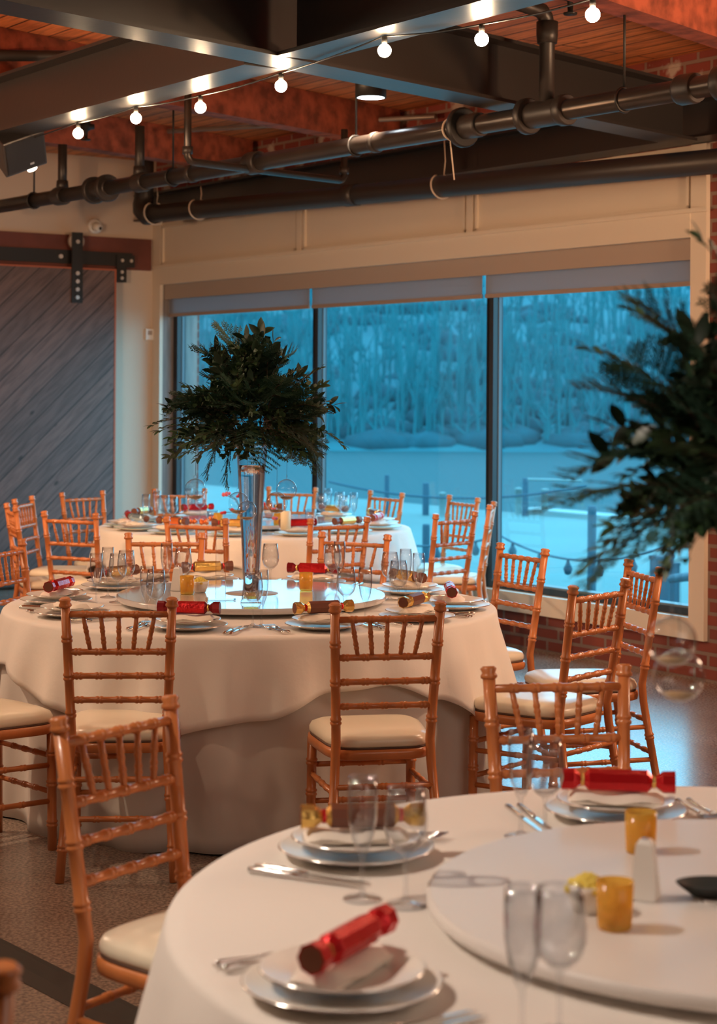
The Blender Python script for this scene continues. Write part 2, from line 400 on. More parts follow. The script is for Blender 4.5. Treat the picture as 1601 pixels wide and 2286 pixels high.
# windows: three panes in dark frames
edges = [.133, 2.25, 4.305, 6.20]
for i in range(3):
    f = MB(); a = edges[i]; b = edges[i+1]
    wd = .07
    f.box((a, -.18, .33), (a+wd, -.10, 2.465), RW); f.box((b-.0, -.18, .33), (b+.03 if i < 2 else 6.28, -.10, 2.465), RW)
    f.box((a+wd, -.18, .33), (b, -.10, .385), RW); f.box((a+wd, -.18, 2.40), (b, -.10, 2.465), RW)
    struct(f.build('window_%d' % (i+1), M['frame']))
    par = bpy.data.objects['window_%d' % (i+1)]
    MB().box((a+wd, -.150, .385), (b, -.146, 2.40), RW).build('pane', M['window_glass'], par)
    g = MB().box((a+wd, -.165, .385), (a+wd+.006, -.142, 2.40), RW); g.box((a+wd, -.10, .372), (b, -.095, .385), RW)
    g.build('glazing_bead', M['bead'], par)
# roller blinds
tag(fb('blind_fascia', M['fascia'], .134, 6.279, -.035, -.015, 2.344, 2.465), 'long taupe fascia board hiding the rollers across the window head', 'blind fascia')
for i, (a, b, lab) in enumerate(((.14, 2.262, 'left'), (2.302, 4.305, 'middle'), (4.345, 6.272, 'right'))):
    t = thing('roller_blind', 'mostly raised grey roller blind at the top of the %s window pane' % lab, 'blind', RW((a+b)/2, -.06, 2.2), group='roller blinds at the window head')
    def loc_fn(u, v, z, t=t): p = RW(u, v, z); return (p[0]-t.location.x, p[1]-t.location.y, p[2]-t.location.z)
    MB().box((a, -.062, 2.225), (b, -.059, 2.42), loc_fn).build('fabric', M['blind'], t)
    MB().box((a, -.068, 2.20), (b, -.053, 2.226), loc_fn).build('hem_bar', M['hem'], t)
    tu = MB(); p0 = loc_fn(a, -.065, 2.42); p1 = loc_fn(b, -.065, 2.42); tu.tube([p0, p1], .022, 12); tu.build('roller', M['blind'], t)

# ------------------------------------------------------------------ left wall: header board, sliding door
tag(fb('header_board', M['redboard'], .001, .03, .055, 6.5, 2.585, 2.845), 'dark red timber header board above the sliding barn door', 'board')
t = thing('door_track', 'flat black iron sliding track bolted to the red header board', 'track', RW(.05, 1.5, 2.66))
def L(t): return lambda u, v, z: tuple(Vector(RW(u, v, z))-t.location)
MB().box((.05, .25, 2.61), (.06, 5.5, 2.72), L(t)).build('rail', M['black'], t)
for v in (.9, 1.75, 2.6):
    a = L(t)(.03, v, 2.665); b = L(t)(.075, v, 2.665); MB().tube([a, b], .018, 12).build('bolt', M['bolt'], t)
sb = MB(); sb.box((.06, .235, 2.60), (.075, .40, 2.70), L(t)); sb.box((.06, .31, 2.475), (.075, .40, 2.60), L(t))
s_ = sb.build('end_stop', M['black'], t)
for v, z in ((.27, 2.655), (.352, 2.655), (.355, 2.56), (.355, 2.51)):
    MB().tube([L(t)(.075, v, z), L(t)(.087, v, z)], .014, 10).build('bolt', M['bolt'], s_)
t = thing('door_1', 'barn door', 'door', RW(.1, 1.2, 0)); del t['label']; del t['category']; struct(t)
MB().box((.075, .44, .03), (.115, 2.6, 2.565), L(t)).build('plank_panel', M['door_planks'], t)
e = MB(); e.box((.074, .425, .03), (.118, .44, 2.578), L(t)); e.box((.074, .44, 2.565), (.118, 2.6, 2.578), L(t)); e.build('edge_strip', M['orangeedge'], t)
h = MB(); h.box((.118, .735, 2.29), (.128, .83, 2.86), L(t)); hp = h.build('hanger_strap', M['black'], t)
wv = MB().tube([L(t)(.085, .783, 2.79), L(t)(.117, .783, 2.79)], .068, 24); wv.build('wheel', M['fascia'], t)
for z in (2.335, 2.40, 2.465, 2.53, 2.785):
    MB().tube([L(t)(.128, .783, z), L(t)(.140, .783, z)], .017, 10).build('bolt', M['bolt'], hp)
# small things on the wall
t = thing('security_camera', 'round white dome camera on the cream wall above the barn door', 'camera', RW(0, .573, 2.93))
MB().tube([L(t)(0, .573, 2.93), L(t)(.02, .573, 2.93), L(t)(.03, .573, 2.93)], [.062, .062, .05], 24).build('mount', M['white'], t)
MB().tube([L(t)(.03, .573, 2.925), L(t)(.075, .56, 2.91), L(t)(.085, .557, 2.908)], [.04, .036, .02], 20).build('housing', M['white'], t)
MB().tube([L(t)(.085, .557, 2.908), L(t)(.09, .555, 2.907)], [.014, .012], 16).build('camera_lens', M['black'], t)
t = thing('thermostat', 'small white box on the cream wall corner left of the window', 'thermostat', RW(.0, .06, 2.06))
MB().box((0, .03, 2.01), (.03, .10, 2.10), L(t)).build('housing', M['white'], t)
MB().box((.03, .045, 2.05), (.033, .085, 2.085), L(t)).build('display', M['fascia'], t)

# ------------------------------------------------------------------ ceiling structure
def clip_line(p, d):
    """parameter range of p+t*d inside the room rectangle"""
    p = Vector(p)-C0; d = Vector(d); lo, hi = -99, 99
    for ax, mx in ((U, UL), (V, VL)):
        a = p.dot(ax); b = d.dot(ax)
        if abs(b) < 1e-3: continue
        t0, t1 = (0-a)/b, (mx-a)/b
        if t0 > t1: t0, t1 = t1, t0
        lo = max(lo, t0); hi = min(hi, t1)
    return lo, hi
D = Vector((.61, .79)).normalized(); DN = Vector((D.y, -D.x))
def beam_box(mb, p, d, s0, s1, w0, w1, z0, z1):
    p = Vector(p); d = Vector(d).normalized(); n = Vector((d.y, -d.x))
    fn = lambda a, b, z: (p.x+d.x*a+n.x*b, p.y+d.y*a+n.y*b, z)
    mb.box((s0, w0, z0), (s1, w1, z1), fn)
k = 0
for off in (-9.42, -7.60, -5.85, -4.10, -2.35, -.60, 1.15, 2.9, 4.65):
    p = DN*off; lo, hi = clip_line(p, D)
    if hi-lo < 1: continue
    mb = MB(); beam_box(mb, p, D, lo+.12, hi-.12, -.01, .13, 3.252, ZC-.002)
    k += 1
    struct(mb.build('trim_joist_%d' % k, M['joist']))
def ibeam(name, p, d, s0, s1, label, z0=2.95, z1=3.25, w=.10):
    mb = MB(); tf = .016
    beam_box(mb, p, d, s0, s1, -w, w, z0, z0+tf); beam_box(mb, p, d, s0, s1, -w, w, z1-tf, z1); beam_box(mb, p, d, s0, s1, -.008, .008, z0+tf, z1-tf)
    o = mb.build(name, M['steelbeam']); return tag(o, label, 'beam', 'steel ceiling beams')
dA = Vector((.656, .755)).normalized(); pA = (.0755, 8.14)
lo, hi = clip_line(pA, dA)
ibeam('steel_beam', pA, dA, lo+.05, hi-.32, 'long dark steel ceiling beam running from upper left to the right window end')
pB = Vector((-.08, 7.32)); lo, hi = clip_line(pB, U)
def cross(p, d, q, e):
    p = Vector(p); q = Vector(q); r = q-p; den = d.x*e.y-d.y*e.x
    return (r.x*e.y-r.y*e.x)/den
sc = cross(pB, U, pA, dA)
ibeam('steel_beam', pB, U, lo+.05, sc-.13, 'dark steel ceiling beam left of the beam crossing, above the string lights')
ibeam('steel_beam', pB, U, sc+.13, hi-.05, 'dark steel ceiling beam right of the beam crossing, leaving the top edge')
# beam along the window wall
mb = MB()
for (v0, v1, z0, z1) in ((.005, .22, 2.985, 3.0), (.005, .22, 3.19, 3.205), (.10, .115, 3.0, 3.19)):
    mb.box((.02, v0, z0), (16, v1, z1), RW)
tag(mb.build('steel_beam', M['steelbeam']), 'dark steel beam running along the brick above the cream window panels', 'beam', 'steel ceiling beams')

# pipes
PS = Vector((1.457, 7.755)); PD = Vector((-.598, .801)).normalized(); PZ = 2.88
def pp(s, z=PZ): q = PS+PD*s; return (q.x, q.y, z)
def seg(mb, a, b, r, n=16): mb.tube([a, b], r, n)
t = thing('sprinkler_pipe', 'long dark steel pipe with flanged couplings hanging below the ceiling beams', 'pipe', pp(3))
def LP(p): return tuple(Vector(p)-t.location)
MB().tube([LP(pp(-3.5)), LP(pp(7.2))], .047, 20).build('pipe_run', M['pipe'], t)
def ring(s, r, wdt, name='coupling', m='blackpipe', r2=None):
    pts = [pp(s-wdt/2), pp(s-wdt*.35), pp(s+wdt*.35), pp(s+wdt/2)]
    MB().tube([LP(p) for p in pts], [r*.93, r, r, r*.93] if r2 is None else [r, r, r2, r2], 20).build(name, M[m], t)
for s, r, wd in ((5.76, .062, .12), (4.70, .060, .13), (3.43, .065, .12), (.88, .072, .05), (1.13, .085, .04), (1.0, .062, .24), (.12, .066, .10), (-.08, .078, .05), (4.1, .054, .05), (2.3, .054, .04)):
    ring(s, r, wd)
for s in (5.30, 5.13): ring(s, .088, .045, 'flange')
ring(5.2, .058, .22); ring(1.60, .098, .035, 'flange', 'black'); ring(1.53, .06, .14)
for s, z1 in ((5.74, ZC-.28), (4.72, ZC-.27)):
    MB().tube([LP(pp(s)), LP(pp(s, z1))], .03, 14).build('riser', M['blackpipe'], t)
    MB().tube([LP(pp(s, PZ+.04)), LP(pp(s, PZ+.10))], [.042, .038], 14).build('coupling', M['blackpipe'], t)
# big riser with elbow in front of the long beam
a = pp(1.0); e1 = (a[0], a[1], 3.36)
MB().tube([LP(a), LP((a[0], a[1], 3.28)), LP((a[0]-.01, a[1]-.012, 3.32)), LP((a[0]-.03, a[1]-.03, 3.345)), LP((a[0]-.36, a[1]-.42, 3.36))], [.036]*5, 16).build('riser', M['blackpipe'], t)
MB().tube([LP((a[0], a[1], 3.20)), LP((a[0], a[1], 3.24)), LP((a[0], a[1], 3.30))], [.046, .05, .05], 16).build('coupling', M['blackpipe'], t)
# branch pipe
b0 = (-.942, 10.16); b1 = (-.093, 11.06)
t = thing('branch_pipe', 'thin dark branch pipe with two elbows crossing under the long sprinkler pipe', 'pipe', (-.5, 10.6, 2.86))
def arc_pts(p, q, r, k=5):
    return [p.lerp(q, i/k) for i in range(k+1)]
zb = 2.845
pts = [(b0[0], b0[1], 3.44), (b0[0], b0[1], zb+.03), (b0[0]+.012, b0[1]+.012, zb+.006), (b0[0]+.03, b0[1]+.03, zb), (b1[0]-.03, b1[1]-.03, zb), (b1[0]-.012, b1[1]-.012, zb+.006), (b1[0], b1[1], zb+.03), (b1[0], b1[1], 3.15)]
MB().tube([tuple(Vector(p)-t.location) for p in pts], .021, 12).build('pipe_run', M['pipe'], t)
for p in ((b0[0], b0[1], zb+.04), (b1[0], b1[1], zb+.04)):
    MB().tube([tuple(Vector(p)-t.location), tuple(Vector((p[0], p[1], p[2]+.04))-t.location)], .029, 12).build('coupling', M['blackpipe'], t)
# hanger rods
for i, (s, lab) in enumerate(((6.15, 'below the black loudspeaker at far left'), (4.32, 'between the two left string bulbs and the middle'), (2.47, 'just left of the ceiling can light'), (.50, 'right of the big pipe elbow'))):
    q = pp(s); t = thing('pipe_hanger', 'thin rod hanger of the long pipe, '+lab, 'hanger', (q[0], q[1], PZ), group='rod hangers of the long pipe')
    MB().tube([(0, 0, .055), (0, 0, 3.45-PZ)], .006, 8).build('rod', M['black'], t)
    r = MB(); n = Vector((PD.y, -PD.x)); pts = []
    for j in range(17):
        a_ = 2*PI*j/16; pts.append((n.x*.053*math.cos(a_), n.y*.053*math.cos(a_), .053*math.sin(a_)))
    r.tube(pts, .007, 6, cap=False); r.build('clevis_ring', M['black'], t)
# drain pipe along the window wall
pl = Vector((-1.665, 14.35, 2.945)); pr = Vector((1.70, 10.08, 2.83)); dd = (pr-pl).normalized()
t = thing('drain_pipe', 'thick black drain pipe with elbow running along the window head', 'pipe', tuple(pl))
z = Vector((0, 0, 0)); up = Vector((0, 0, 1))
bend = [up*.54, up*.14, up*.085+dd*.008-dd*.02, up*.04+dd*.0, dd*.06-up*.0, dd*.14]
MB().tube([tuple(p) for p in bend], [.075, .075, .082, .088, .086, .078], 20).build('elbow', M['blackpipe'], t)
MB().tube([tuple(dd*.12), tuple(pr-pl+dd*3)], .068, 20).build('pipe_run', M['blackpipe'], t)
for s in (2.55,):
    MB().tube([tuple(dd*s), tuple(dd*(s+.12))], .073, 20).build('coupling', M['blackpipe'], t)
def twine(name, label, p, d, r, tail, parent=None):
    """pale cord looped round a pipe, with its end going up or hanging down"""
    p = Vector(p); d = Vector(d).normalized(); n = d.cross(up).normalized(); mb = MB(); pts = []
    for j in range(19):
        a_ = R_(100)+R_(340)*j/18
        pts.append(tuple(p+n*math.cos(a_)*(r+.006)+up*math.sin(a_)*(r+.006)+d*.03*math.sin(a_*.5)))
    mb.tube(pts, .006, 6)
    mb.tube([pts[0], tuple(Vector(pts[0])+tail*.4+d*.012), tuple(Vector(pts[0])+tail)], .004, 6)
    return tag(mb.build(name, M['twine']), label, 'cord', 'pale cords tied round the pipes')
twine('cord', 'pale cord looped round the black drain pipe above the window middle', pl+dd*3.50, dd, .068, Vector((0, 0, .22)))
twine('cord', 'pale cord looped round the black drain pipe near its left end', pl+dd*.75, dd, .068, Vector((0, 0, .10)))
twine('cord', 'pale cord tied round the black drain pipe elbow', pl+dd*.14, dd, .078, Vector((0, 0, .12)))
twine('cord', 'pale cord tied to the long pipe flange with its end dangling', pp(1.66), (PD.x, PD.y, 0), .047, Vector((0.02, 0, -.30)))
# conduits
def conduit(a, b, r, label, m='conduit'):
    return tag(MB().tube([a, b], r, 10).build('conduit', M[m]), label, 'conduit', 'ceiling conduits')
conduit(RW(4.0, .10, 3.40), RW(2.2, 1.1, 3.42), .016, 'grey conduit under the planks beside the whitewashed brick')
conduit((1.55, 9.40, 3.44), (2.15, 8.6, 3.44), .018, 'grey conduit near the top right corner of the ceiling')
conduit((-2.3, 9.5, 3.30), (-.9, 10.3, 3.44), .03, 'black pipe under the orange planks at the upper left', 'black')
conduit((.55, 7.6, 3.44), (2.1, 9.1, 3.44), .014, 'thin grey conduit under the planks near the right string bulb')
# sprinkler heads
for (x, y, z, lab) in ((-1.77, 12.0, 3.29, 'dark sprinkler head beside the leftmost string bulb'), (.93, 8.25, 3.36, 'dark sprinkler head below the planks beside the tall pipe elbow')):
    t = thing('ceiling_sprinkler', lab, 'sprinkler', (x, y, z))
    MB().lathe([(.0, -.09), (.03, -.088), (.032, -.08), (.012, -.075), (.014, -.03), (.03, -.02), (.03, .03), (.02, .05), (.02, 3.5-z)], 14).build('body', M['black'], t)
    MB().tube([(-.055, 0, .0), (-.02, 0, .0), (.055, 0, .0)], [.02, .026, .016], 12).build('valve', M['black'], t)
# ceiling can light
t = thing('ceiling_light', 'round white can light hanging under the ceiling beside the beam crossing', 'light', (.055, 9.6, 3.11))
MB().lathe([(.070, 0), (.080, 0), (.080, .142), (0, .142)], 28).build('housing', M['black'], t)
MB().lathe([(0, .012), (.070, .012), (.072, .001)], 28).build('lens', M['lens'], t)
# loudspeaker and spotlight
t = thing('loudspeaker', 'black wedge loudspeaker hung under the beam in the upper left corner', 'speaker', (-1.84, 9.98, 2.875), R_(35))
q = MB(); vs = [(-.13, -.07, -.10), (.13, -.07, -.10), (.09, .11, -.06), (-.09, .11, -.06), (-.13, -.10, .10), (.13, -.10, .10), (.08, .10, .10), (-.08, .10, .10)]
rm = Matrix.Rotation(R_(-22), 3, 'Y') @ Matrix.Rotation(R_(20), 3, 'X')
q.add([tuple(rm @ Vector(v)) for v in vs], [(0, 3, 2, 1), (4, 5, 6, 7), (0, 1, 5, 4), (1, 2, 6, 5), (2, 3, 7, 6), (3, 0, 4, 7)])
o = q.build('cabinet', M['steelbeam'], t); bv = o.modifiers.new('b', 'BEVEL'); bv.width = .008; bv.segments = 2
vs2 = [tuple(rm @ Vector(v)) for v in ((-.115, -.0755, -.085), (.115, -.0755, -.085), (.115, -.101, .085), (-.115, -.101, .085))]
MB().add(vs2, [(0, 1, 2, 3)]).build('grille', M['black'], t)
vs3 = [tuple(rm @ Vector(v)) for v in ((.02, -.080, -.07), (.045, -.080, -.07), (.045, -.082, -.058), (.02, -.082, -.058))]
MB().add(vs3, [(0, 1, 2, 3)]).build('badge', M['bolt'], t)
MB().tube([(0, 0, .06), (0, 0, .072)], .015, 8).build('bracket', M['black'], t)
t = thing('track_spotlight', 'small lit black spotlight behind the loudspeaker at upper left', 'spotlight', (-1.93, 10.75, 2.90), R_(20))
MB().tube([(0, 0, .07), (.02, -.02, 0), (.03, -.03, -.03)], [.02, .032, .035], 16).build('housing', M['black'], t)
MB().tube([(.029, -.029, -.029), (.032, -.032, -.036)], [.030, .028], 16).build('lens', M['lens2'], t)
MB().tube([(0, 0, .06), (0, 0, ZC-2.862)], .008, 8).build('stem', M['black'], t)

# string lights
bulbs = [on(174, 298, 2.89), on(303, 264, 2.89), on(447, 240, 2.89), on(627, 192, 2.89), on(858, 113, 2.89), on(1075, 88, 2.89), on(1323, 33, 2.89), on(1610, -30, 2.89)]
t = thing('string_lights', 'string of glowing round bulbs along the lower edge of the steel beam', 'string lights', (bulbs[3][0], bulbs[3][1], 2.93))
def LS(x, y, z): return (x-t.location.x, y-t.location.y, z-t.location.z)
pts = []
ext = [(-2.15, 10.6)]+bulbs+[(1.6, 5.2)]
for i in range(len(ext)-1):
    for j in range(6):
        f_ = j/6; pts.append(LS(ext[i][0]*(1-f_)+ext[i+1][0]*f_, ext[i][1]*(1-f_)+ext[i+1][1]*f_, 2.945-.008*math.sin(PI*f_)))
MB().tube(pts, .0035, 6).build('cable', M['black'], t)
for x, y in bulbs:
    sk = MB().tube([LS(x, y, 2.945), LS(x, y, 2.915)], .011, 12).build('socket', M['black'], t)
    pf = [(.026*math.sin(PI*j/12), -.026*math.cos(PI*j/12)) for j in range(13)]
    MB().lathe(pf, 18, LS(x, y, 2.89)).build('bulb', M['bulb'], sk)

# ------------------------------------------------------------------ outside
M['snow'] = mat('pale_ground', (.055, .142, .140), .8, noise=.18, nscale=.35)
M['hill'] = mat('haze_tinted_hill', (.003, .108, .128), .95, nscale=.25, noise=.3, col2=(.001, .082, .104))  # distance haze mixed into the hill colour
M['tree'] = mat('haze_tinted_trees', (.001, .135, .160), .95, noise=.15, nscale=.3)  # haze tint instead of bark colour, raised to offset shade on the trunks
M['bush'] = mat('haze_tinted_brush', (.001, .066, .086), .95, noise=.3, nscale=.6)  # brush colour carries the same painted haze
M['teal_post'] = mat('dark_blue_post', (.008, .06, .09), .7)
M['pale_post'] = mat('pale_bollard', (.13, .21, .21), .6)
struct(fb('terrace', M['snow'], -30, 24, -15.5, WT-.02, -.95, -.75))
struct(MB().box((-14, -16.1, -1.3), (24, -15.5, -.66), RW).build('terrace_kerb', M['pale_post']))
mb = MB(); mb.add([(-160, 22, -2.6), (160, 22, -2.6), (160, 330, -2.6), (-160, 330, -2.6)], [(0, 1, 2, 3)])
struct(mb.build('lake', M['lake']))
# hillside on the far shore
mb = MB(); NX, NY = 60, 14; vs = []
rnd = random.Random(3)
def hz(X, j): return -2.7+(j/(NY-1))**.85*28*(1+.13*math.sin(X*.07+1))
for j in range(NY):
    for i in range(NX):
        X = -150+300*i/(NX-1); Y = 128+j*11
        vs.append((X, Y, hz(X, j)))
mb.add(vs, [(j*NX+i, j*NX+i+1, (j+1)*NX+i+1, (j+1)*NX+i) for j in range(NY-1) for i in range(NX-1)], True)
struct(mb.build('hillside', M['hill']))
mb = MB()
for i in range(1700):
    X = rnd.uniform(-28, 45); j = 8.5*rnd.random()**1.7; Y = 130+j*11
    z = hz(X, j)-.3
    hgt = rnd.uniform(3, 7); r = rnd.uniform(.3, .8)
    mb.tube([(X, Y, z-1), (X+rnd.uniform(-.4, .4), Y, z+hgt)], [.16, .05], 4, cap=False)
    for q in range(3):
        a = rnd.uniform(0, PI); h0 = hgt*rnd.uniform(.35, .7); mb.tube([(X, Y, z+h0), (X+math.cos(a)*r*1.6, Y, z+h0+hgt*.3)], [.08, .03], 3, cap=False)
for i in range(420):
    X = rnd.uniform(-28, 45); j = 4*rnd.random()**2; Y = 130+j*11; r = rnd.uniform(.6, 1.8)
    mb.lathe([(.05, -r*.4), (r, 0), (r*.8, r*.6), (.1, r*.95)], 7, (X, Y, hz(X, j)), True, 1, sx=rnd.uniform(1, 2))
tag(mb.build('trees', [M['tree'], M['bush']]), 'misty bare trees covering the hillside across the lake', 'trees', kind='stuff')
def opost(px, top, base, w_px, zg, label, m, name='post', cat='post', cap=False):
    X, Y = on(px, base, zg); s = FPX/Y; hgt = (base-top)/s; w = w_px/s/2
    mb = MB()
    mb.lathe([(w, 0), (w, hgt*.94), (w*1.15, hgt*.95), (w*1.15, hgt), (0, hgt+w*.3)] if cap else [(w, 0), (w, hgt*.97), (w*.9, hgt), (0, hgt)], 12)
    o = mb.build(name, M[m], loc=(X, Y, zg)); return tag(o, label, cat, 'posts on the terrace')
opost(863, 1060, 1148, 11, -.75, 'dark blue terrace post farthest left in the middle pane', 'teal_post')
opost(950, 1078, 1150, 15, -.75, 'dark blue terrace post beside a pale bollard, left of the right mullion', 'teal_post')
opost(950, 1170, 1340, 17, -.75, 'nearer thick blue post low in the middle pane', 'teal_post')
opost(987, 1100, 1152, 14, -.75, 'pale white bollard just right of a dark post in the middle pane', 'pale_post', 'bollard', 'bollard', True)
opost(1172, 1067, 1152, 14, -.75, 'dark blue post between two pale bollards in the right pane', 'teal_post')
opost(1157, 1090, 1148, 15, -.75, 'pale bollard left of the dark post in the right pane', 'pale_post', 'bollard', 'bollard', True)
opost(1216, 1092, 1150, 15, -.75, 'pale bollard right of the dark post in the right pane', 'pale_post', 'bollard', 'bollard', True)
opost(1320, 1130, 1390, 20, -.75, 'tall blue post below the foliage in the right pane', 'teal_post')
def obox(px, top, base, w_px, label, m, name):
    X, Y = on(px, base, -.75); s = FPX/Y; hgt = (base-top)/s; w = w_px/s/2
    t = thing(name, label, 'utility box', (X, Y, -.75), R_(20))
    o = MB().box((-w, -w, 0), (w, w, hgt)).build('housing', M[m], t); MB().box((-w*1.1, -w*1.1, hgt), (w*1.1, w*1.1, hgt+.03)).build('lid', M[m], t)
obox(1470, 1248, 1440, 30, 'tall dark blue utility pillar low in the right pane', 'teal_post', 'utility_pillar')
obox(1500, 1262, 1385, 24, 'shorter blue utility box beside the utility pillar outside', 'teal_post', 'utility_box')
def rope(a, b, sag, r, label, m='teal_post', nb=0, name='rope'):
    a = Vector(a); b = Vector(b); pts = [tuple(a.lerp(b, i/24)-Vector((0, 0, sag*4*(i/24)*(1-i/24)))) for i in range(25)]
    mb = MB().tube(pts, r, 5)
    if not nb:
        return tag(mb.build(name, M[m]), label, 'rope')
    t = thing(name, label, 'string lights', tuple(a)); 
    mb.v = [tuple(Vector(v)-a) for v in mb.v]; mb.build('cable', M[m], t)
    for i in range(nb):
        p = Vector(pts[int(24*(i+.5)/nb)])-a
        MB().lathe([(.012, .0), (.02, -.04), (.045, -.09), (.03, -.14), (0, -.15)], 8, tuple(p)).build('bulb', M[m], t)
def o3(px, py, Y): return ((px-800)/FPX*Y, Y, CAM_H-(py-ROLL*(px-800)-HORIZON)/FPX*Y)
rope(o3(1118, 1195, 19), o3(1540, 1200, 15), .22, .012, 'outdoor string of unlit bulbs sagging across the right pane', nb=6, name='outdoor_string_lights')
rope(o3(735, 1160, 22), o3(1118, 1195, 19), .2, .012, 'outdoor string of unlit bulbs crossing the middle pane', nb=5, name='outdoor_string_lights')
rope(o3(735, 1075, 34), o3(1310, 1085, 31), .25, .02, 'thin rope strung between the far terrace posts')
rope(o3(1180, 1070, 33), o3(1300, 1073, 32), .0, .025, 'pale rail behind the bollards in the right pane', 'pale_post', name='rail')
tag(MB().tube([o3(1500, 1292, 17), o3(1600, 1280, 15)], .04, 8).build('outdoor_rail', M['teal_post']), 'dark rail beside the utility box outside the right pane', 'rail')
# brick return outside the left of the window
struct(MB().box((-.3, -.43, -.75), (-.01, -.36, 3.4), RW).build('outer_pier', M['brick']))

# ------------------------------------------------------------------ chiavari chair
def bamboo(a, b, r, rings, mid=None, seg=9, end=1.0):
    """turned rod from a to b (optionally bent at mid) with raised double rings"""
    a = Vector(a); b = Vector(b)
    path = [a]+([Vector(m) for m in mid] if mid else [])+[b]
    L_ = [0]
    for i in range(1, len(path)): L_.append(L_[-1]+(path[i]-path[i-1]).length)
    T = L_[-1]
    def P(s):
        for i in range(1, len(path)):
            if s <= L_[i]+1e-9: return path[i-1].lerp(path[i], (s-L_[i-1])/(L_[i]-L_[i-1]))
        return path[-1]
    st = {0: r*end, T: r*end}
    for l in L_[1:-1]: st[l] = r
    for g in rings:
        c = g*T
        for ds, k in ((-.013, 1), (-.009, 1.22), (-.004, 1.22), (-.001, 1.05), (.001, 1.05), (.004, 1.22), (.009, 1.22), (.013, 1)):
            s = c+ds
            if 0 < s < T: st[s] = r*k
    ss = sorted(st)
    return [P(s) for s in ss], [st[s] for s in ss]
def make_chair():
    t = thing('chiavari_chair', 'x', 'chair')
    w = M['wood']
    for sx in (-1, 1):
        pts, rad = bamboo((sx*.185, -.27, 0), (sx*.172, -.262, .895), .0155, (.12, .30, .60, .74, .88), mid=[(sx*.158, -.205, .40), (sx*.155, -.20, .47)], seg=10)
        mb = MB(); mb.tube(pts, rad, 10)
        top = Vector((sx*.172, -.262, .895)); d = (top-Vector((sx*.155, -.20, .47))).normalized()
        mb.tube([tuple(top-d*.004), tuple(top), tuple(top+d*.006), tuple(top+d*.012), tuple(top+d*.022), tuple(top+d*.028)], [.0155, .021, .021, .0165, .021, .014], 12)
        mb.build('back_post', w, t)
        pts, rad = bamboo((sx*.175, .165, 0), (sx*.172, .160, .42), .0165, (.22, .55, .80))
        MB().tube(pts, rad, 10).build('leg', w, t)
    def post(z):  # centre of the back post at a height
        f = (z-.47)/(.895-.47); return .155+(.172-.155)*f, -.20+(-.262+.20)*f
    def lowpost(z):
        f = z/.40; return .185+(.158-.185)*f, -.27+(.065)*f
    for i, z in enumerate((.868, .744, .664, .584)):
        x, y = post(z); rg = (.10, .30, .5, .70, .90) if i else (.18, .34, .5, .66, .82)
        pts, rad = bamboo((-x, y, z), (x, y, z), .0105, rg); MB().tube(pts, rad, 9).build('back_rail', w, t)
    for k in range(5):
        xt = -.116+.058*k; xb = -.092+.046*k
        y1 = post(.868)[1]; y0 = post(.744)[1]
        pts, rad = bamboo((xb, y0, .744), (xt, y1, .868), .0072, (.30, .60)); MB().tube(pts, rad, 8).build('spindle', w, t)
    for z in (.17, .295):
        x, y = lowpost(z)
        for sx in (-1, 1):
            pts, rad = bamboo((sx*x, y, z+.01), (sx*.173, .163, z), .0095, (.3, .5, .7)); MB().tube(pts, rad, 8).build('stretcher', w, t)
        pts, rad = bamboo((-x, y, z+.03), (x, y, z+.03), .0095, (.3, .5, .7)); MB().tube(pts, rad, 8).build('stretcher', w, t)
        pts, rad = bamboo((-.174, .164, z+.03), (.174, .164, z+.03), .0095, (.3, .5, .7)); MB().tube(pts, rad, 8).build('stretcher', w, t)
    # seat outline: rounded trapezoid
    def outline(k, n=40):
        o = []
        for i in range(n):
            a = 2*PI*i/n; c, s = math.cos(a), math.sin(a)
            ex = .42
            x = math.copysign(abs(c)**ex, c); y = math.copysign(abs(s)**ex, s)
            hw = .185+.018*y
            o.append((x*hw*k, y*.20*k-.005))
        return o
    def slab(levels, m, name):
        mb = MB(); n = 40; vs = []
        for k, z in levels: vs += [(x, y, z) for x, y in outline(k)]
        fs = [(i*n+j, i*n+(j+1) % n, (i+1)*n+(j+1) % n, (i+1)*n+j) for i in range(len(levels)-1) for j in range(n)]
        fs += [tuple(reversed(range(n)))]; fs += [tuple((len(levels)-1)*n+j for j in range(n))]
        mb.add(vs, fs, True); o = mb.build(name, m, t); return o
    slab([(.97, .405), (1.0, .408), (1.01, .425), (1.0, .438), (.9, .440)], w, 'seat_frame')
    slab([(.97, .438), (.975, .444), (.96, .446)], M['welt'], 'seat_edge')
    slab([(.955, .444), (.985, .452), (.985, .464), (.95, .478), (.84, .488), (.6, .493), (.3, .494), (.02, .494)], M['vinyl'], 'cushion')
    return t
CH = Proto(make_chair())
def chair_px(l, r, label, group, zf=.917):
    """l, r: photo positions of the left and right finial; the seat faces the side away from the outline"""
    a = Vector(on(*l, zf)); b = Vector(on(*r, zf)); put_chair(a, b, label, group)
def put_chair(a, b, label, group, toward=None):
    m = (a+b)/2; d = (b-a).normalized(); n = Vector((-d.y, d.x))
    if toward is not None and (Vector(toward)-m).dot(n) < 0: n = -n
    c = m+n*.262
    CH.place((c.x, c.y, 0), math.atan2(n.y, n.x)-PI/2, label, group)
MIDC = (-.42, 7.36); FARC = (-.64, 11.55); NEARC = (.66, 3.06)
RT = .965
gm, gf, gn = 'chairs around the middle table', 'chairs around the far table', 'chairs around the near table'
def CP(l, r, ctr, label, group):
    put_chair(Vector(on(*l, .917)), Vector(on(*r, .917)), label, group, ctr)
CP((146, 1338), (383, 1338), MIDC, 'honey wood chair seen from behind, left of two before the middle table', gm)
CP((743, 1350), (987, 1346), MIDC, 'honey wood chair seen from behind, right of two before the middle table', gm)
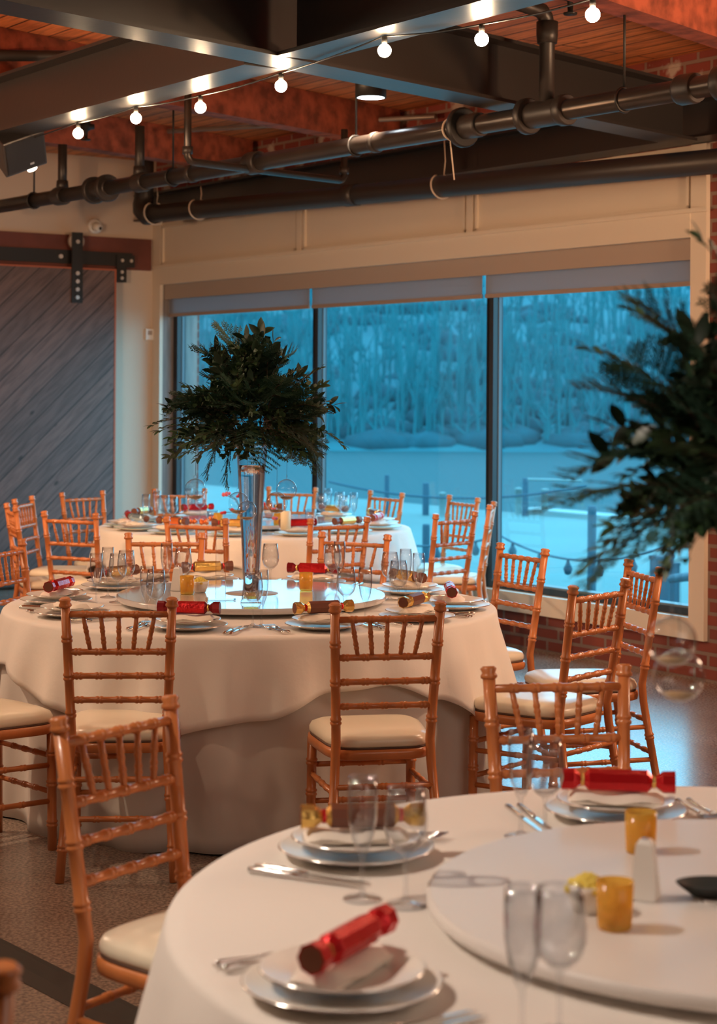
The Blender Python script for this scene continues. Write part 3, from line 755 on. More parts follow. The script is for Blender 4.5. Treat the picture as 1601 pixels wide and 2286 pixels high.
CP((1291, 1309), (1383, 1296), MIDC, 'wood chair with striped light on its seat, right front of middle table', gm)
CP((1406, 1252), (1468, 1268), MIDC, 'rightmost wood chair of the middle table, before the right pane', gm)
CP((1107, 1213), (1226, 1229), MIDC, 'wood chair against the right mullion, beyond the red cracker', gm)
CP((710, 1189), (873, 1196), MIDC, 'wood chair at the back of the middle table, right of the tall vase', gm)
CP((282, 1192), (455, 1192), MIDC, 'wood chair at the back of the middle table, left of the tall vase', gm)
CP((-50, 1222), (64, 1204), MIDC, 'wood chair cut by the left edge, behind the far left place setting', gm)
put_chair(Vector((-1.61, 6.42)), Vector((-1.36, 6.15)), 'wood chair at the left edge, only striped seat and legs in view', gm, MIDC)
CP((974, 1149), (1058, 1143), FARC, 'wood chair right front of the far table, standing before the middle pane', gf)
CP((1091, 1130), (1103, 1120), FARC, 'wood chair seen edge on at the right mullion foot', gf)
CP((1000, 1106), (1069, 1113), FARC, 'wood chair behind another one, left of the right mullion', gf)
CP((823, 1096), (901, 1102), FARC, 'wood chair right of the far table glasses, before the middle pane', gf)
CP((608, 1088), (696, 1090), FARC, 'wood chair behind the far table, right of the hanging glass globes', gf)
CP((341, 1093), (461, 1092), FARC, 'wood chair behind the far table, left of the tall vase', gf)
CP((142, 1101), (226, 1097), FARC, 'wood chair before the edge of the barn door', gf)
CP((30, 1116), (74, 1108), FARC, 'wood chair at far left, the farther of the two turned sideways', gf)
CP((13, 1124), (38, 1134), FARC, 'wood chair at far left, the nearer of the two turned sideways', gf)
CP((99, 1143), (214, 1148), FARC, 'wood chair seen from behind at the left front of the far table', gf)
CP((364, 1155), (512, 1160), FARC, 'wood chair of the far table just left of the tall vase', gf)
CP((682, 1160), (830, 1155), FARC, 'wood chair of the far table just right of the tall vase', gf)
CP((1073, 1493), (1411, 1487), NEARC, 'blurred wood chair behind the near table, back to the middle table', gn)
CP((125, 1608), (388, 1556), NEARC, 'large blurred orange wood chair in the left foreground', gn)
put_chair(Vector((-.41, 2.19)), Vector((-.72, 2.02)), 'foreground wood chair cut off at the bottom left corner', gn, NEARC)

# ------------------------------------------------------------------ tables and cloths
def interp(tab, a):
    a = (a+180) % 360-180
    for i in range(len(tab)-1):
        if tab[i][0] <= a <= tab[i+1][0]:
            f_ = (a-tab[i][0])/(tab[i+1][0]-tab[i][0]); f_ = f_*f_*(3-2*f_)
            return tab[i][1]*(1-f_)+tab[i+1][1]*f_
    return tab[-1][1]
def cloth(name, ctr, R, z, dropf, folds, seed, m, amp=.03, fl=.10, nrow=14, label=None, bulge=.0):
    rn = random.Random(seed); N = 360; mb = MB(); vs = []
    ph = [(rn.uniform(0, 2*PI), rn.choice(folds), rn.uniform(.5, 1)) for _ in range(4)]
    radii = [0.001, .3, .6, .8, .9, .96]
    rows = 0
    for q in radii:
        for i in range(N):
            a = 2*PI*i/N; vs.append((R*q*math.cos(a), R*q*math.sin(a), 0))
        rows += 1
    for e in (25, 50, 75):
        ee = R_(e); rr = R-.018+.018*math.sin(ee); zz = -.018+.018*math.cos(ee)
        for i in range(N):
            a = 2*PI*i/N; vs.append((rr*math.cos(a), rr*math.sin(a), zz))
        rows += 1
    for j in range(1, nrow+1):
        for i in range(N):
            a = 2*PI*i/N; dr = dropf(math.degrees(a)); t_ = j/nrow; dz = dr*t_
            w_ = sum(k*math.sin(n*a+p) for p, n, k in ph)/2.2
            w2 = math.copysign(abs(w_)**.8, w_)
            A = amp*(dz/.35)**.8 if dz < .35 else amp*(1+.5*(dz-.35))
            rr = R+fl*dz*.55+A*(w2+.35)+bulge*t_*t_
            zz = -.018-dz+.006*math.sin(5*a+seed)*t_
            vs.append((rr*math.cos(a), rr*math.sin(a), zz))
        rows += 1
    fs = [(i*N+k, i*N+(k+1) % N, (i+1)*N+(k+1) % N, (i+1)*N+k) for i in range(rows-1) for k in range(N)]
    fs.append(tuple(range(N)))
    mb.add(vs, [f[::1] for f in fs], True)
    o = mb.build(name, m, loc=(ctr[0], ctr[1], z))
    sd = o.modifiers.new('s', 'SOLIDIFY'); sd.thickness = .0015; sd.offset = -1
    return o
def round_table(ctr, label, tabs, seed, which, hem=None):
    t = thing('round_table', label, 'table', (ctr[0], ctr[1], 0), group='round banquet tables')
    MB().lathe([(0, .715), (RT-.03, .715), (RT-.012, .72), (RT-.012, .734), (RT-.02, .738), (0, .738)], 64).build('tabletop', M['fascia'], t)
    for sx in (-1, 1):
        for sy in (-1, 1):
            MB().tube([(sx*.45, sy*.45, .0), (sx*.45, sy*.45, .716)], .016, 10).build('leg', M['black'], t)
    u = cloth('long_tablecloth', ctr, RT-.002, .742, lambda a: .722, [17, 23, 29, 13], seed, M['undercloth'], amp=.028, fl=.02)
    tag(u, 'long white undercloth reaching the floor around the %s table' % which, 'tablecloth', 'long tablecloths')
    o = cloth('tablecloth', ctr, RT+.006, .748, lambda a: interp(tabs, a), [11, 16, 21, 27], seed+5, M['cloth'], amp=.036, fl=.34, nrow=10)
    tag(o, 'white overlay cloth with short uneven hem on the %s table' % which, 'tablecloth', 'overlay tablecloths')
HEM = [(-180, .22), (-150, .16), (-135, .25), (-110, .33), (-85, .265), (-70, .18), (-58, .165), (-45, .23), (-31, .34), (-15, .34), (0, .20), (20, .16), (45, .3), (70, .2), (90, .2), (135, .3), (160, .2), (180, .22)]
HEM2 = [(-180, .3), (-150, .18), (-130, .24), (-115, .2), (-95, .14), (-80, .22), (-60, .17), (-40, .25), (-20, .30), (0, .2), (45, .3), (90, .2), (135, .3), (180, .3)]
HEM3 = [(-180, .45), (180, .45)]
round_table(MIDC, 'round banquet table with tall vase, middle of the three, under white cloth', HEM, 3, 'middle')
round_table(FARC, 'round banquet table farthest away by the window under white cloth', HEM2, 11, 'far')
round_table(NEARC, 'round banquet table nearest at lower right under white cloth', HEM3, 19, 'near')
# lazy susans
def susan(ctr, label, r=.535, m='susan'):
    t = thing('lazy_susan', label, 'turntable', (ctr[0], ctr[1], .749), group='white lazy susans')
    MB().lathe([(.0, .0), (.16, 0), (.16, .018), (0, .018)], 32).build('base', M['fascia'], t)
    MB().lathe([(0, .018), (r-.004, .018), (r, .022), (r, .036), (r-.0045, .040), (r-.008, .040), (.12, .040), (.001, .040)], 96).build('turntable', M[m], t)
    MB().lathe([(0, .040), (.105, .040), (.105, .0412), (0, .0412)], 48).build('centre_disc', M['susanpad'], t)
SUSM = (-.42, 7.40); SUSN = (.65, 3.0); ZS = .790
susan(SUSM, 'glossy white lazy susan reflecting the window, on the middle table')
susan(SUSN, 'white lazy susan on the near table at lower right', m='susan_matt')
susan((-.64, 11.6), 'white lazy susan holding red flowers on the far table')

# ------------------------------------------------------------------ tableware prototypes
def wine_proto(kind):
    names = {'wine': 'wine_glass', 'flute': 'champagne_flute', 'water': 'water_glass'}
    cats = {'wine': 'wine glass', 'flute': 'champagne flute', 'water': 'glass'}
    t = thing(names[kind], 'x', cats[kind])
    if kind == 'wine':
        foot = [(0, .004), (.033, .002), (.034, .0), (.0335, .003), (.012, .006), (.0045, .012)]
        stem = [(.0045, .012), (.0035, .03), (.0035, .075), (.006, .085)]
        bowl = [(.006, .085), (.018, .092), (.030, .105), (.036, .125), (.036, .145), (.033, .17), (.0295, .195), (.0285, .195), (.032, .17), (.035, .145), (.035, .125), (.029, .107), (.017, .095), (0, .090)]
    elif kind == 'flute':
        foot = [(0, .004), (.031, .002), (.032, .0), (.0315, .003), (.012, .006), (.0045, .012)]
        stem = [(.0045, .012), (.0035, .03), (.0035, .06), (.005, .072)]
        bowl = [(.005, .072), (.011, .082), (.019, .105), (.0245, .14), (.025, .17), (.0235, .205), (.0225, .205), (.024, .17), (.0235, .14), (.018, .107), (.010, .086), (0, .080)]
    else:
        foot = [(0, .002), (.026, .0), (.028, .003), (.028, .012), (0, .014)]
        stem = None
        bowl = [(.028, .003), (.034, .05), (.036, .105), (.035, .105), (.033, .05), (.027, .013), (0, .012)]
    MB().lathe(foot, 24).build('foot', M['glass'], t)
    if stem: MB().lathe(stem, 12).build('stem', M['glass'], t)
    MB().lathe(bowl, 28).build('bowl', M['glass'], t)
    return Proto(t)
GL = {k: wine_proto(k) for k in ('wine', 'flute', 'water')}
def plate_proto(r, name, rim=None):
    t = thing(name, 'x', 'plate')
    pr = [(0, .004), (r*.60, .004), (r*.66, .008), (r*.97, .018), (r, .0195), (r*.985, .022), (r*.96, .0209), (r*.82, .0167), (r*.68, .0126), (r*.65, .0113), (r*.60, .0085), (r*.57, .008), (r*.3, .008), (.0005, .008)]
    MB().lathe(pr, 56).build('dish', M['china'], t)
    MB().lathe([(r*.99, .0190), (r*1.004, .0200), (r*.99, .0215)], 56).build('rim', rim or M['steel'], t)
    return Proto(t)
PL_BIG = plate_proto(.142, 'dinner_plate'); PL_SM = plate_proto(.118, 'side_plate'); PL_G = plate_proto(.142, 'dinner_plate', M['green_rim'])
def cutlery(kind):
    mb = MB()
    if kind == 'knife':
        mb.tube([(0, -.115, .006), (0, -.10, .007), (0, -.03, .007), (0, -.01, .006)], [.005, .0062, .005, .004], 8)
        mb.add([(-.008, -.01, .004), (.004, -.01, .004), (.004, .09, .004), (0, .112, .004), (-.008, .098, .004), (-.008, -.01, .0055), (.004, -.01, .0065), (.004, .09, .0065), (0, .112, .005), (-.008, .098, .0045)],
               [(4, 3, 2, 1, 0), (5, 6, 7, 8, 9), (0, 1, 6, 5), (1, 2, 7, 6), (2, 3, 8, 7), (3, 4, 9, 8), (4, 0, 5, 9)])
    elif kind == 'fork':
        mb.tube([(0, -.10, .006), (0, -.09, .007), (0, -.03, .006), (0, .02, .008), (0, .035, .007)], [.004, .006, .003, .0025, .006], 8)
        mb.box((-.011, .034, .0045), (.011, .05, .0075))
        for k in range(4): mb.tube([(-.0095+.0063*k, .048, .006), (-.0095+.0063*k, .075, .009), (-.009+.006*k, .096, .012)], [.002, .0018, .0012], 6)
    else:
        mb.tube([(0, -.10, .006), (0, -.09, .007), (0, -.03, .006), (0, .03, .009), (0, .045, .008)], [.004, .006, .003, .0025, .005], 8)
        mb.lathe([(0, .002), (.012, .003), (.018, .009), (.019, .010), (.0175, .010), (.011, .005), (0, .004)], 16, (0, .07, 0), sy=1.45)
    o = mb.build(kind, M['steel']); tag(o, 'x', kind)
    class P(Proto): pass
    return Proto(o)
CUT = {k: cutlery(k) for k in ('knife', 'fork')}
def napkin_proto():
    mb = MB(); n = 14; vs = []; 
    for j in range(7):
        for i in range(n):
            x = -.095+.19*i/(n-1); y = -.045+.09*j/6
            e = min(1, (1-abs(x)/.096)*7); ey = min(1, (1-abs(y)/.046)*5)
            z = .004+.014*max(0, min(e, 1))*max(0, ey)+.003*math.sin(x*60+y*30)
            vs.append((x, y*(1-.25*abs(x)/.1), z))
    fs = [(j*n+i, j*n+i+1, (j+1)*n+i+1, (j+1)*n+i) for j in range(6) for i in range(n-1)]
    mb.add(vs, fs, True)
    mb.add([(-.088, -.036, -.001), (.088, -.036, -.001), (.088, .036, -.001), (-.088, .036, -.001), (-.088, -.036, .006), (.088, -.036, .006), (.088, .036, .006), (-.088, .036, .006)],
           [(0, 3, 2, 1), (4, 5, 6, 7), (0, 1, 5, 4), (1, 2, 6, 5), (2, 3, 7, 6), (3, 0, 4, 7)])
    o = mb.build('napkin', M['napkin']); tag(o, 'x', 'napkin'); return Proto(o)
NAP = napkin_proto()
def cracker_proto(m1, m2, m3):
    t = thing('christmas_cracker', 'x', 'christmas cracker')
    def octo(pr, m, name):
        mb = MB(); mb.tube([(x, 0, .0) for x, r in pr], [r for x, r in pr], 8, smooth=False); o = mb.build(name, m, t); o.location = (0, 0, .024); return o
    octo([(-.058, .0215), (-.057, .0225), (.057, .0225), (.058, .0215)], m1, 'tube')
    for s in (-1, 1):
        octo([(s*.058, .0215), (s*.068, .011), (s*.074, .011), (s*.088, .0215), (s*.112, .0225)][::s], m2, 'end_twist')
        octo([(s*.1121, .0195), (s*.1124, .0195)][::s], M['brownfoil'], 'end_opening')
        octo([(s*.067, .0128), (s*.070, .0135), (s*.0735, .0128)][::s], m3, 'ribbon')
    return Proto(t)
CR = {'red': cracker_proto(M['redfoil'], M['redfoil'], M['goldfoil']), 'darkred': cracker_proto(M['redfoil'], M['darkred'], M['goldfoil']),
      'gold': cracker_proto(M['goldfoil'], M['brownfoil'], M['redfoil']), 'brown': cracker_proto(M['brownfoil'], M['goldfoil'], M['redfoil']),
      'silver': cracker_proto(M['silverfoil'], M['silverfoil'], M['orangefoil']), 'orange': cracker_proto(M['orangefoil'], M['brownfoil'], M['goldfoil'])}
CNAME = {'red': 'shiny red', 'darkred': 'red and dark red', 'gold': 'gold and brown', 'brown': 'brown and gold', 'silver': 'silver blue', 'orange': 'orange and brown'}
ZT = .7505
def setting(x, y, ctr, where, col, table, crang=0, big='china', knife=True, forks=2, nap=True, cz=None):
    a = math.atan2(ctr[1]-y, ctr[0]-x)      # towards the table centre
    P = PL_BIG if big == 'china' else PL_G
    P.place((x, y, ZT), 0, 'large lower plate %s' % where, 'dinner plates on the %s table' % table)
    PL_SM.place((x, y, ZT+.0185), 0, 'small upper plate %s' % where, 'small plates on the %s table' % table)
    if nap: NAP.place((x, y, ZT+.032), a+PI/2+crang, 'folded cream napkin %s' % where, 'napkins on the %s table' % table)
    if col: CR[col].place((x+.012*math.cos(a), y+.012*math.sin(a), ZT+.052), a+PI/2+crang, '%s cracker %s' % (CNAME[col], where), 'crackers on the %s table' % table)
    ex = Vector((math.cos(a), math.sin(a))); ey = Vector((math.sin(a), -math.cos(a)))
    if knife:
        for i, d in enumerate((.168, .192)):
            p = Vector((x, y))+ey*d
            CUT['knife'].place((p.x, p.y, ZT), a-PI/2, ('knife next to the plate' if not i else 'outer knife')+' '+where, 'knives on the %s table' % table)
    for i in range(forks):
        p = Vector((x, y))-ey*(.168+.024*i)
        CUT['fork'].place((p.x, p.y, ZT), a-PI/2, ('fork next to the plate' if not i else 'outer fork')+' '+where, 'forks on the %s table' % table)
# middle table: ten places
mid = [
 (125, 1336, 'at the far left place of the middle table', 'red', -.25),
 (160, 1364, 'at the left front place of the middle table', None, 0),
 (405, 1398, 'before the left front chair of the middle table', 'darkred', .1),
 (748, 1399, 'before the right front chair of the middle table', 'brown', .05),
 (994, 1379, 'at the right front place of the middle table', 'brown', .25),
 (1040, 1349, 'at the rightmost place of the middle table', 'red', .15),
 (915, 1315, 'at the right back place of the middle table', 'gold', 0),
 (700, 1297, 'at the back of the middle table right of the vase', 'darkred', .1),
 (455, 1290, 'at the back of the middle table left of the vase', 'gold', 0),
 (243, 1303, 'at the left back place of the middle table', 'gold', 0)]
for px, py, wh, col, ca in mid:
    x, y = on(px, py, .77)
    # keep inside the table rim
    v = Vector((x-MIDC[0], y-MIDC[1]))
    if v.length > RT-.16: v = v.normalized()*(RT-.16)
    setting(MIDC[0]+v.x, MIDC[1]+v.y, MIDC, wh, col, 'middle', ca)
near = [((750, 2190), 'at the bottom place of the near table', 'red', -1.06),
        ((795, 1888), 'at the left far place of the near table', 'brown', -1.0),
        ((1375, 1803), 'before the blurred chair behind the near table', 'red', -.35)]
for (px, py), wh, col, ca in near:
    x, y = on(px, py, .77); v = Vector((x-NEARC[0], y-NEARC[1]))
    if v.length > RT-.155: v = v.normalized()*(RT-.155)
    setting(NEARC[0]+v.x, NEARC[1]+v.y, NEARC, wh, col, 'near', ca, knife=(col != 'x'))
far = [(-170, 'red', 'at the far left of the far table'), (-150, 'silver', 'at the left of the far table'), (-125, 'orange', 'at the left front of the far table'),
       (-97, 'gold', 'at the front of the far table left of the vase'), (-68, 'darkred', 'at the front of the far table right of the vase'), (-42, 'gold', 'at the right front of the far table'),
       (-14, 'red', 'at the right end of the far table'), (16, 'brown', 'at the right back of the far table'), (52, 'gold', 'at the back right of the far table'),
       (88, 'orange', 'at the middle back of the far table'), (122, 'red', 'at the back left of the far table'), (160, 'gold', 'at the left back of the far table')]
for ang, col, wh in far:
    x = FARC[0]+.79*math.cos(R_(ang)); y = FARC[1]+.79*math.sin(R_(ang))
    setting(x, y, FARC, wh, col, 'far', 0, big='green', knife=False, forks=0)
# glasses: (kind, pixel of the foot, label)
def glass(kind, px, py, label, group, z=ZT, scale=None):
    x, y = on(px, py, z); GL[kind].place((x, y, z), random.uniform(0, 6), label, group, scale)
g = 'glasses on the middle table'
for a in [('flute', 214, 1352, 'champagne flute at far left, foremost of the left glass cluster'),
          ('flute', 240, 1334, 'champagne flute behind the foremost flute at far left'),
          ('wine', 262, 1345, 'wine glass in the left cluster, right beside the flutes'),
          ('wine', 281, 1336, 'rightmost wine glass of the left glass cluster'),
          ('flute', 327, 1390, 'champagne flute above the left front chair rail'),
          ('wine', 347, 1392, 'wine glass touching the flute above the left front chair'),
          ('flute', 371, 1322, 'champagne flute behind the white salt shaker'),
          ('wine', 408, 1330, 'wine glass right behind the left yellow candle cup'),
          ('wine', 564, 1399, 'wine glass directly before the tall vase'),
          ('flute', 583, 1400, 'champagne flute directly before the tall vase'),
          ('wine', 603, 1316, 'wine glass behind the tall vase on its right'),
          ('wine', 741, 1318, 'wine glass behind the lazy susan, right of the right candle cup'),
          ('flute', 757, 1316, 'champagne flute behind the lazy susan, right of the right candle cup'),
          ('wine', 772, 1384, 'wine glass over the right front chair, left of its flute'),
          ('flute', 815, 1392, 'champagne flute over the right front chair'),
          ('wine', 870, 1340, 'leftmost wine glass of the right glass cluster'),
          ('wine', 889, 1364, 'nearest wine glass of the right glass cluster'),
          ('flute', 905, 1338, 'champagne flute in the middle of the right glass cluster'),
          ('flute', 934, 1350, 'rightmost champagne flute of the right glass cluster')]: glass(*a, g)
g = 'glasses on the far table'
for a in [('flute', 325, 1178, 'leftmost champagne flute on the far table'), ('flute', 350, 1168, 'second champagne flute from left on the far table'),
          ('wine', 366, 1176, 'wine glass on the far table right of the left flutes'), ('wine', 384, 1180, 'wine glass left of the pale globe on the far table'),
          ('flute', 421, 1160, 'champagne flute under the upper left hanging globe'), ('wine', 446, 1164, 'wine glass under the upper left hanging globe'),
          ('water', 475, 1178, 'short water glass beside the red flowers on the far table'),
          ('wine', 598, 1192, 'wine glass just right of the vase on the far table'), ('water', 693, 1174, 'short water glass left of the right far cluster'),
          ('wine', 716, 1170, 'wine glass left in the right far glass cluster'), ('flute', 732, 1160, 'tall flute before the mullion on the far table'),
          ('wine', 758, 1166, 'wine glass in the middle of the right far cluster'), ('wine', 768, 1176, 'nearer wine glass in the right far cluster'),
          ('flute', 789, 1172, 'rightmost champagne flute on the far table')]: glass(*a, g)
g = 'glasses on the near table'
for a in [('flute', 808, 2008, 'blurred champagne flute before the left plates of the near table'), ('wine', 905, 2022, 'blurred wine glass right of the flute by the left plates'),
          ('flute', 1162, 1868, 'blurred champagne flute before the back chair of the near table'), ('wine', 1216, 1880, 'blurred wine glass left of the red cracker plates'),
          ('flute', 1165, 2330, 'large blurred flute at the bottom of the near table'), ('wine', 1248, 2310, 'large blurred wine glass at the bottom of the near table')]: glass(*a, g)

# amber candle cups
def cup_proto():
    t = thing('candle_cup', 'x', 'candle holder')
    MB().lathe([(0, 0), (.024, 0), (.026, .003), (.0285, .072), (.0275, .072), (.025, .008), (0, .008)], 28).build('cup', M['amber'], t)
    MB().lathe([(0, .009), (.020, .009), (.020, .022), (0, .022)], 20).build('tealight', M['wax'], t)
    return Proto(t)
CUP = cup_proto()
def cup(px, py, label, z=ZS): x, y = on(px, py, z); CUP.place((x, y, z), 0, label, 'amber candle cups')
cup(417, 1326, 'amber candle cup on the left of the glossy lazy susan'); cup(683, 1318, 'amber candle cup on the right of the glossy lazy susan')
cup(1372, 2072, 'nearest amber candle cup on the near table'); cup(1430, 1902, 'amber candle cup behind the shakers on the near table')
cup(620, 1172, 'amber candle cup on the far table beside the white candle'); cup(487, 1172, 'amber candle cup on the far table left of the vase')
# shakers
def shaker_proto():
    t = thing('salt_shaker', 'x', 'shaker'); mb = MB()
    mb.lathe([(0, 0), (.030, 0), (.030, .004), (.018, .088), (.012, .094), (0, .095)], 4, smooth=False); mb.build('body', M['white'], t)
    MB().lathe([(0, .0951), (.006, .0951), (.004, .0965), (0, .0965)], 10).build('cap', M['steel'], t)
    return Proto(t)
SH = shaker_proto()
def shaker(px, py, label, rz=.4): x, y = on(px, py, ZS); SH.place((x, y, ZS), rz, label, 'white shakers')
shaker(396, 1318, 'white tapered shaker beside the left amber cup of the middle table')
shaker(1440, 2005, 'white tapered shaker between the two near amber cups')
# small white bowls with a yellow flower
def bowl_proto():
    t = thing('small_bowl', 'x', 'bowl')
    MB().lathe([(0, 0), (.022, 0), (.034, .03), (.036, .045), (.034, .045), (.030, .03), (.018, .006), (0, .006)], 24).build('dish', M['china'], t)
    mb = MB()
    for i in range(26):
        a = i*2.4; r = .004+.0011*i; ca, sa = math.cos(a), math.sin(a)
        mb.lathe([(.0, -.008), (.008, -.003), (.009, .003), (.003, .009), (0, .01)], 7, (r*ca, r*sa, .052-.0006*i))
    mb.build('blossom', M['lemon'], t)
    return Proto(t)
BW = bowl_proto()
def bowl(px, py, label): x, y = on(px, py, ZS); BW.place((x, y, ZS), 0, label, 'bowls of yellow blossom')
bowl(446, 1322, 'white bowl with yellow blossom right of the left amber cup'); bowl(1312, 2035, 'small bowl with blurred yellow blossom on the near table')
# dark oval dish at the right frame edge
x, y = on(1592, 2000, ZS)
t = thing('oval_dish', 'dark oval dish cut by the right edge on the near table', 'dish', (x, y, ZS))
MB().lathe([(0, 0), (.03, 0), (.052, .018), (.055, .022), (.050, .022), (.03, .006), (0, .005)], 32, sx=1.1, sy=.75).build('dish', M['mat_dark'], t)
# acrylic table stand
x, y = on(492, 1338, ZS)
t = thing('table_number_stand', 'tall narrow clear acrylic stand on the lazy susan left of the vase', 'stand', (x, y, ZS), R_(12))
MB().box((-.019, -.006, .004), (.019, .006, .235)).build('upright', M['glass'], t)
MB().box((-.055, -.03, 0), (.055, .03, .006)).build('base', M['glass'], t)
# pillar candle and flowers on the far table
x, y = on(637, 1182, ZS); t = thing('pillar_candle', 'ivory pillar candle on the far table right of the vase', 'candle', (x, y, ZS))
MB().lathe([(0, 0), (.03, 0), (.03, .105), (.027, .108), (0, .104)], 24).build('wax_body', M['wax'], t)
MB().tube([(0, 0, .104), (0, 0, .114)], .0012, 6).build('wick', M['black'], t)
x, y = on(546, 1180, ZS)
t = thing('far_flower_centrepiece', 'small centrepiece of red flowers and twigs on the far table', 'flowers', (x, y, ZS))
MB().lathe([(0, 0), (.04, 0), (.05, .05), (.04, .09), (.035, .09), (.045, .05), (0, .01)], 24).build('pot', M['amber'], t)
rn = random.Random(5)
def blossom(mb, p, r):
    for k in range(7):
        a = k*2*PI/7+rn.random(); q = Vector(p)+Vector((math.cos(a)*r*.5, math.sin(a)*r*.5, rn.uniform(-.2, .3)*r))
        mb.lathe([(0, -r*.45), (r*.42, -r*.2), (r*.45, r*.15), (0, r*.45)], 7, tuple(q))
for i in range(14):
    a = rn.uniform(0, 2*PI); rr = rn.uniform(.02, .20); h = rn.uniform(.05, .24)
    p = (rr*math.cos(a), rr*math.sin(a)*.6, h)
    MB().tube([(0, 0, .07), (p[0]*.5, p[1]*.5, h*.7+.03), p], .002, 5).build('stem', M['twig'], t)
    mb = MB(); blossom(mb, p, rn.uniform(.014, .024)); mb.build('blossom', M['red_petal'] if i % 2 else M['pink_petal'], t)
for i, (px, py) in enumerate(((430, 1176), (455, 1176), (474, 1170))):
    x, y = on(px, py, ZS); mb = MB(); rn = random.Random(i); blossom(mb, (0, 0, .03), .032)
    tag(mb.build('carnation', M['orangefoil'], loc=(x, y, ZS)), 'loose orange red blossom lying on the far table, %s of three' % ('left', 'middle', 'right')[i], 'flower', 'loose blossoms on the far table')

# ------------------------------------------------------------------ greenery
def leaf(mb, p, d, n, L_, w, curl=.15, segs=4, mi=0):
    d = Vector(d).normalized(); n = Vector(n); n = (n-d*n.dot(d)).normalized(); s = d.cross(n)
    vs = []
    for i in range(segs+1):
        f_ = i/segs; ww = w*math.sin(PI*min(1, f_*.92+.06))**.8*.5 if i < segs else .0005
        c = Vector(p)+d*L_*f_-n*curl*L_*f_*f_
        vs += [c-s*ww+n*ww*.25, c, c+s*ww+n*ww*.25]
    fs = []
    for i in range(segs):
        b = i*3; fs += [(b, b+1, b+4, b+3), (b+1, b+2, b+5, b+4)]
    mb.add(vs, fs, True, mi)
def stem_path(L_, droop, n=9, rn=None):
    pts = []; 
    for i in range(n+1):
        f_ = i/n; pts.append(Vector((L_*f_*(1-.25*droop*f_), (rn.uniform(-1, 1)*.006 if rn and i else 0), -droop*L_*f_*f_*.6+.05*L_*math.sin(PI*f_))))
    return pts
def sprig_mesh(kind, seed):
    rn = random.Random(seed); mb = MB(); L_ = {'fern': .22, 'ruscus': .22, 'broad': .16, 'filler': .15}[kind]
    dr = rn.uniform(.1, .6); pts = stem_path(L_, dr, 12, rn)
    mb.tube([tuple(p) for p in pts], [.0022*(1-.06*i) for i in range(13)], 5, mi=1)
    if kind == 'fern':
        for i in range(2, 13):
            for s in (-1, 1):
                p = pts[i]; l2 = .085*math.sin(PI*(i/13)**.8)*rn.uniform(.8, 1.15)+.012
                d = Vector((.75, s, rn.uniform(-.25, .15))).normalized()
                mb.tube([tuple(p), tuple(p+d*l2)], [.0011, .0006], 4, cap=False, mi=0)
                k = int(l2/.0085)
                for j in range(1, k+1):
                    q = p+d*l2*j/k
                    for s2 in (-1, 1):
                        dd = (d+Vector((-d.y, d.x, 0))*s2*.8+Vector((0, 0, rn.uniform(-.2, .2)))).normalized()
                        leaf(mb, q, dd, (0, 0, 1), .016*(1-.4*j/k)+.004, .0055, .1, 2)
    elif kind == 'ruscus':
        for i in range(2, 13):
            for s in (-1, 1):
                d = Vector((.8, s*rn.uniform(.6, 1.1), rn.uniform(-.3, .4)))
                leaf(mb, pts[i], d, (rn.uniform(-.4, .4), rn.uniform(-.4, .4), 1), rn.uniform(.032, .046), rn.uniform(.012, .018), .2)
        leaf(mb, pts[-1], (1, 0, 0), (0, 0, 1), .04, .014)
    elif kind == 'broad':
        for i in range(3, 13, 1):
            a = i*2.4; d = Vector((.7, math.cos(a), math.sin(a)*.8))
            leaf(mb, pts[i], d, (0, -math.sin(a), 1), rn.uniform(.042, .062), rn.uniform(.020, .030), .25, 5)
        leaf(mb, pts[-1], (1, 0, .2), (0, 0, 1), .06, .028, .1, 5)
    else:
        for i in range(1, 13):
            for s in range(3):
                a = rn.uniform(0, 2*PI); d = Vector((.5, math.cos(a), math.sin(a)))
                leaf(mb, pts[i], d, (rn.uniform(-1, 1), rn.uniform(-1, 1), 1), rn.uniform(.02, .036), rn.uniform(.014, .022), .2, 3)
    return mb
SPR = {}
for kind, mm in (('fern', 'leaf_fern'), ('ruscus', 'leaf_mid'), ('broad', 'leaf_dark'), ('filler', 'leaf_mid')):
    SPR[kind] = []
    for sd in range(3):
        mb = sprig_mesh(kind, sd*7+1); me = bpy.data.meshes.new(kind+'_sprig'); me.from_pydata(mb.v, [], mb.f)
        me.materials.append(M[mm]); me.materials.append(M['twig'])
        me.polygons.foreach_set('use_smooth', mb.sm); me.polygons.foreach_set('material_index', mb.mi); me.update(); SPR[kind].append(me)
PN = {'fern': 'fern_frond', 'ruscus': 'ruscus_sprig', 'broad': 'broad_leaf_branch', 'filler': 'leafy_twig'}
